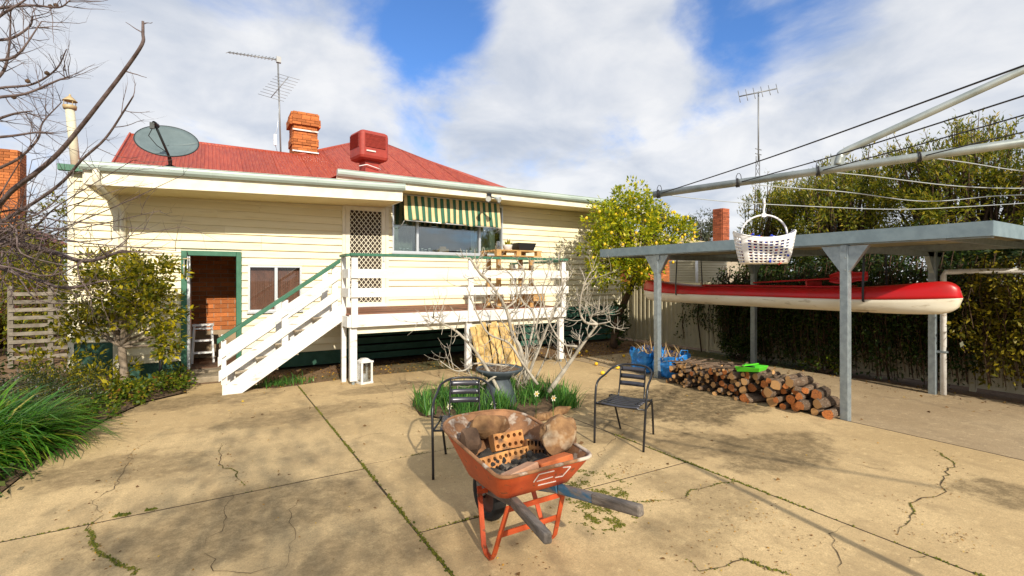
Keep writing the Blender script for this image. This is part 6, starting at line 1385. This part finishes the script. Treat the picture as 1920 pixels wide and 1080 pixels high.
cover('leafy_perennial', 'mixed green leafy perennial between the shrub tree and the dark shrub', (-1.35, 9.3, 0), [((-1.3, 9.25, .22), (.4, .35, .26)), ((-1.9, 9.5, .35), (.5, .45, .4)), ((-1.1, 8.7, .12), (.3, .25, .16))], .075, .035, 'shrub', .13)
cover('leafy_perennial', 'green leafy bush at the far left garden corner', (-3.2, 10.0, 0), [((-3.1, 9.9, .4), (.8, .6, .45)), ((-4.0, 9.5, .4), (.9, .7, .45))], .075, .035, 'dark', .16)
for i, (cx_, cy_, rr_, k_, lb) in enumerate(((-1.88, 6.6, .44, 1400, 'large clump of long green strap leaves arching over the concrete at the left'), (-2.2, 5.9, .42, 1000, 'clump of strap leaves at the left edge of the picture, nearest the camera'), (-2.35, 7.2, .4, 800, 'clump of strap leaves behind the big clump, against the dark shrub'))):
    az = NP.uniform(0, 6.28, k_); rad_ = np.sqrt(NP.random(k_))*rr_; P = np.stack([cx_+rad_*np.cos(az), cy_+rad_*np.sin(az), np.full(k_, .0)], 1)
    t = thing('agapanthus_clump', lb, 'plant', (cx_, cy_, 0), 0, 'agapanthus clumps'); straps('strap_leaves', P, az+NP.normal(0, .7, k_), NP.uniform(.55, .95, k_), NP.uniform(.020, .034, k_), NP.uniform(.15, .95, k_), NP.uniform(1.1, 2.4, k_), LF['strap'], t)
k_ = 90; cx_, cy_ = -1.55, 5.5; P = np.stack([NP.normal(cx_, .14, k_), NP.normal(cy_, .2, k_), NP.uniform(.02, .16, k_)], 1); t = thing('weed', 'small leafy weed at the garden edge in front of the strap leaves', 'plant', (cx_, cy_, 0)); leaves('foliage', P, NP.normal(0, 1, (k_, 3))+np.array([.3, -.2, .2]), .05, .04, LF['dark'], t)
# weeds by the stairs
k_ = 260; P = np.stack([NP.normal(.95, .22, k_), NP.normal(8.72, .12, k_), np.full(k_, -.01)], 1); tag(straps('grass_weeds', P, NP.uniform(0, 6.28, k_), NP.uniform(.06, .2, k_), np.full(k_, .012), NP.uniform(.1, .9, k_), NP.uniform(.3, 1.4, k_), LF['daff']), 'grass and weeds under the stairs', 'grass', kind='stuff')
# fallen leaves
k_ = 2600; P = np.stack([NP.uniform(.5, 9.4, k_), NP.uniform(8.35, 10.0, k_), np.full(k_, -.012)], 1); q2 = 900; P2 = np.stack([NP.uniform(6.6, 9.8, q2), 8.4-NP.random(q2)**1.5*6.5, np.full(q2, .0)], 1); P2 = P2[(P2[:, 0] > 8.6) | (P2[:, 1] > 7.2) | (NP.random(q2) < .12)]
q3 = 110; P3 = np.stack([NP.uniform(-1, 6.3, q3), NP.uniform(2, 8.3, q3), np.full(q3, .006)], 1)
P = np.concatenate([P, P2, P3]); D = NP.normal(0, 1, (len(P), 3))*np.array([1, 1, .12]); tag(leaves('leaf_litter', P, D, .04, .022, LF['litter'], None, .25), 'fallen brown and yellow leaves along the house and fence', 'leaves', kind='stuff')
gp = [(R.uniform(-1, 6.3), R.uniform(1.5, 8.2)) for _ in range(500)]
for pts in CR.values():
    for p in pts: gp += [(p.x+R.gauss(0, .05), p.y+R.gauss(0, .05)) for _ in range(3)]
for u, v, s_, n_ in ((1400, 960, .16, 60), (1340, 1000, .2, 50), (1180, 880, .14, 70), (1790, 1010, .10, 60), (1500, 1020, .15, 40), (760, 770, .2, 60), (470, 770, .3, 60), (1000, 1040, .2, 30)):
    c_ = at(u, v, z=0); gp += [(c_.x+R.gauss(0, s_), c_.y+R.gauss(0, s_*.6)) for _ in range(n_)]
P = np.array([(a, b, .004) for a, b in gp]); tag(leaves('grit', P, NP.normal(0, 1, (len(P), 3))*np.array([1, 1, .1]), .016, .007, LF['litter'], None, .3), 'small brown crumbs and grit scattered on the concrete', 'grit', kind='stuff')
# ---- big bare tree: trunk beyond the left edge, limbs reach across the picture
bt = thing('bare_tree', 'large leafless tree with dark twiggy limbs reaching in from the left edge', 'tree', (-3.4, 6.6, 0))
rt_ = random.Random(42); lm = MB(); tg = MB()
TK = V(-3.4, 6.6, 0)
lm.tube([TK+V(0, 0, -.03), TK+V(.05, 0, .7), TK+V(.1, -.05, 1.5), TK+V(.3, -.1, 2.1)], [.17, .14, .13, .10], 10)
def side(mb, P_, r, f0, prob, ln, dep, up):
    k = len(P_)
    for i in range(int(k*f0), k):
        if rt_.random() < prob:
            d = (P_[min(i+1, k-1)]-P_[max(0, i-1)]).normalized(); o = d.orthogonal(); o.rotate(Matrix.Rotation(rt_.uniform(0, 6.28), 3, d))
            grow(mb, P_[i], d*.8+o*.9, ln*rt_.uniform(.5, 1.2), max(.004, r*.35), dep, rt_, up, .22, 3, 4, .8)
def limb(px, Zs, r, r1, prob=.4, ln=.5, dep=1, root=True, up=.05):
    P_ = [at(u, v, Z=Z_) for (u, v), Z_ in zip(px, Zs)]
    if root: P_ = [TK+V(.1, -.05, 1.5)]+P_
    P_ = smooth_path(P_, 5); k = len(P_); lm.tube(P_, [r+(r1-r)*i/(k-1) for i in range(k)], 7); side(tg, P_, (r+r1)/2, .25, prob, ln, dep, up)
limb([(-90, 460), (20, 360), (65, 326), (110, 287), (150, 240), (187, 193), (233, 133), (266, 84), (268, 62), (268, 40)], [5.2, 4.8, 4.6, 4.5, 4.4, 4.3, 4.2, 4.1, 4.1, 4.1], .027, .010, .06, .25, 0)
limb([(-60, 440), (30, 400), (110, 347), (153, 300), (197, 260), (233, 207), (250, 180)], [5.6, 5.3, 5.1, 4.9, 4.8, 4.7, 4.6], .022, .006, .5, .35, 1)
limb([(-80, 470), (0, 455), (90, 470), (160, 490), (230, 470)], [6.0, 5.9, 5.8, 5.7, 5.6], .055, .014, .7, .7, 1)
limb([(-60, 500), (40, 515), (120, 540), (200, 525)], [6., 5.9, 5.8, 5.7], .035, .010, .6, .6, 1)
for (tu, tv) in ((340, 330), (300, 395), (345, 425), (280, 430), (190, 350), (120, 440), (330, 470), (180, 400), (240, 350), (60, 300), (70, 250), (100, 560), (250, 300), (150, 330), (90, 400), (210, 450), (60, 480), (130, 500), (80, 540), (150, 570), (40, 420), (110, 380), (170, 520), (30, 560), (100, 470), (140, 440), (60, 350), (190, 560)):
    s0 = (rt_.uniform(-60, 10), rt_.uniform(400, 500)); zz0 = rt_.uniform(4.8, 6.0); md = ((s0[0]+tu)/2+rt_.gauss(0, 18), (s0[1]+tv)/2+rt_.uniform(-10, 45))
    limb([s0, md, (tu, tv)], [zz0, zz0-.1, zz0-.2], .014, .003, .6, .42, 1, root=True, up=.12)
for px in ([(-40, 180), (0, 165), (60, 158), (105, 130), (125, 92)], [(-40, 190), (0, 182), (50, 175), (110, 150), (130, 145)], [(-40, 20), (0, 15), (60, 10), (110, 14), (132, 0)], [(-30, 60), (0, 30), (40, 5), (60, -10)], [(-20, 160), (8, 130), (18, 80), (20, 10)], [(-30, 75), (20, 72), (55, 50), (62, 30)], [(-40, 110), (10, 112), (40, 95), (78, 40)], [(-50, 240), (20, 215), (60, 208)], [(-40, 260), (20, 255), (70, 248), (100, 250)], [(-40, 330), (30, 300), (70, 262), (80, 230), (115, 192)]):
    zz0 = rt_.uniform(3.6, 4.6); limb(px, [zz0-.02*i for i in range(len(px))], .014, .004, .75, .28, 1, root=False, up=.10)
up_ = smooth_path([TK+V(.3, -.1, 2.1), V(-3.1, 5.9, 3.0), V(-2.75, 5.0, 4.0), V(-2.6, 4.4, 4.8)]); lm.tube(up_, [.10-.06*i/(len(up_)-1) for i in range(len(up_))], 8)
for px in ((-40, 180), (-40, 20), (-40, 110), (-40, 260), (-50, 240), (-40, 330)):
    e = at(px[0], px[1], Z=4.1); s = min(up_, key=lambda p: (p-e).length); lm.tube([s, (s+e)/2+V(0, 0, .1), e], [.03, .02, .014], 6)
lm.build('limbs', M['twig'], bt); tg.build('twigs', M['twig'], bt)['kind'] = 'stuff'
for (u, v) in ((52, 152), (88, 137), (95, 12), (105, 10), (26, 182)):
    p = at(u, v, Z=4.0); tag(MB().lathe([(0, -.02), (.016, -.01), (.018, .006), (0, .02)], p, 8).build('seed_pod', M['trunk'], bt), 'dark dried seed pod')
# the neighbouring bare tree behind the camera that dapples the paving
b2 = thing('yard_tree', 'bare branched tree behind the viewer whose shade dapples the concrete', 'tree', (-1.6, -4.2, 0)); mb = MB(); r2 = random.Random(9); en = []
mb.tube([V(-1.6, -4.2, -.03), V(-1.5, -4.1, 1.2), V(-1.4, -4.0, 2.2)], [.16, .14, .12], 8)
for i in range(12): grow(mb, (-1.4, -4.0, 1.6+.07*i), (math.cos(i*2.4)*.9, math.sin(i*2.4)*.7, .8), r2.uniform(1.7, 2.7), .065, 3, r2, .08, .2, 4, 4, .8, en)
mb.build('branches', M['twig'], b2)
P = np.array([p for p, d in en for _ in range(4)])+NP.normal(0, .2, (len(en)*4, 3)); leaves('sparse_leaves', P, NP.normal(0, 1, P.shape), .10, .06, LF['shrub'], b2)
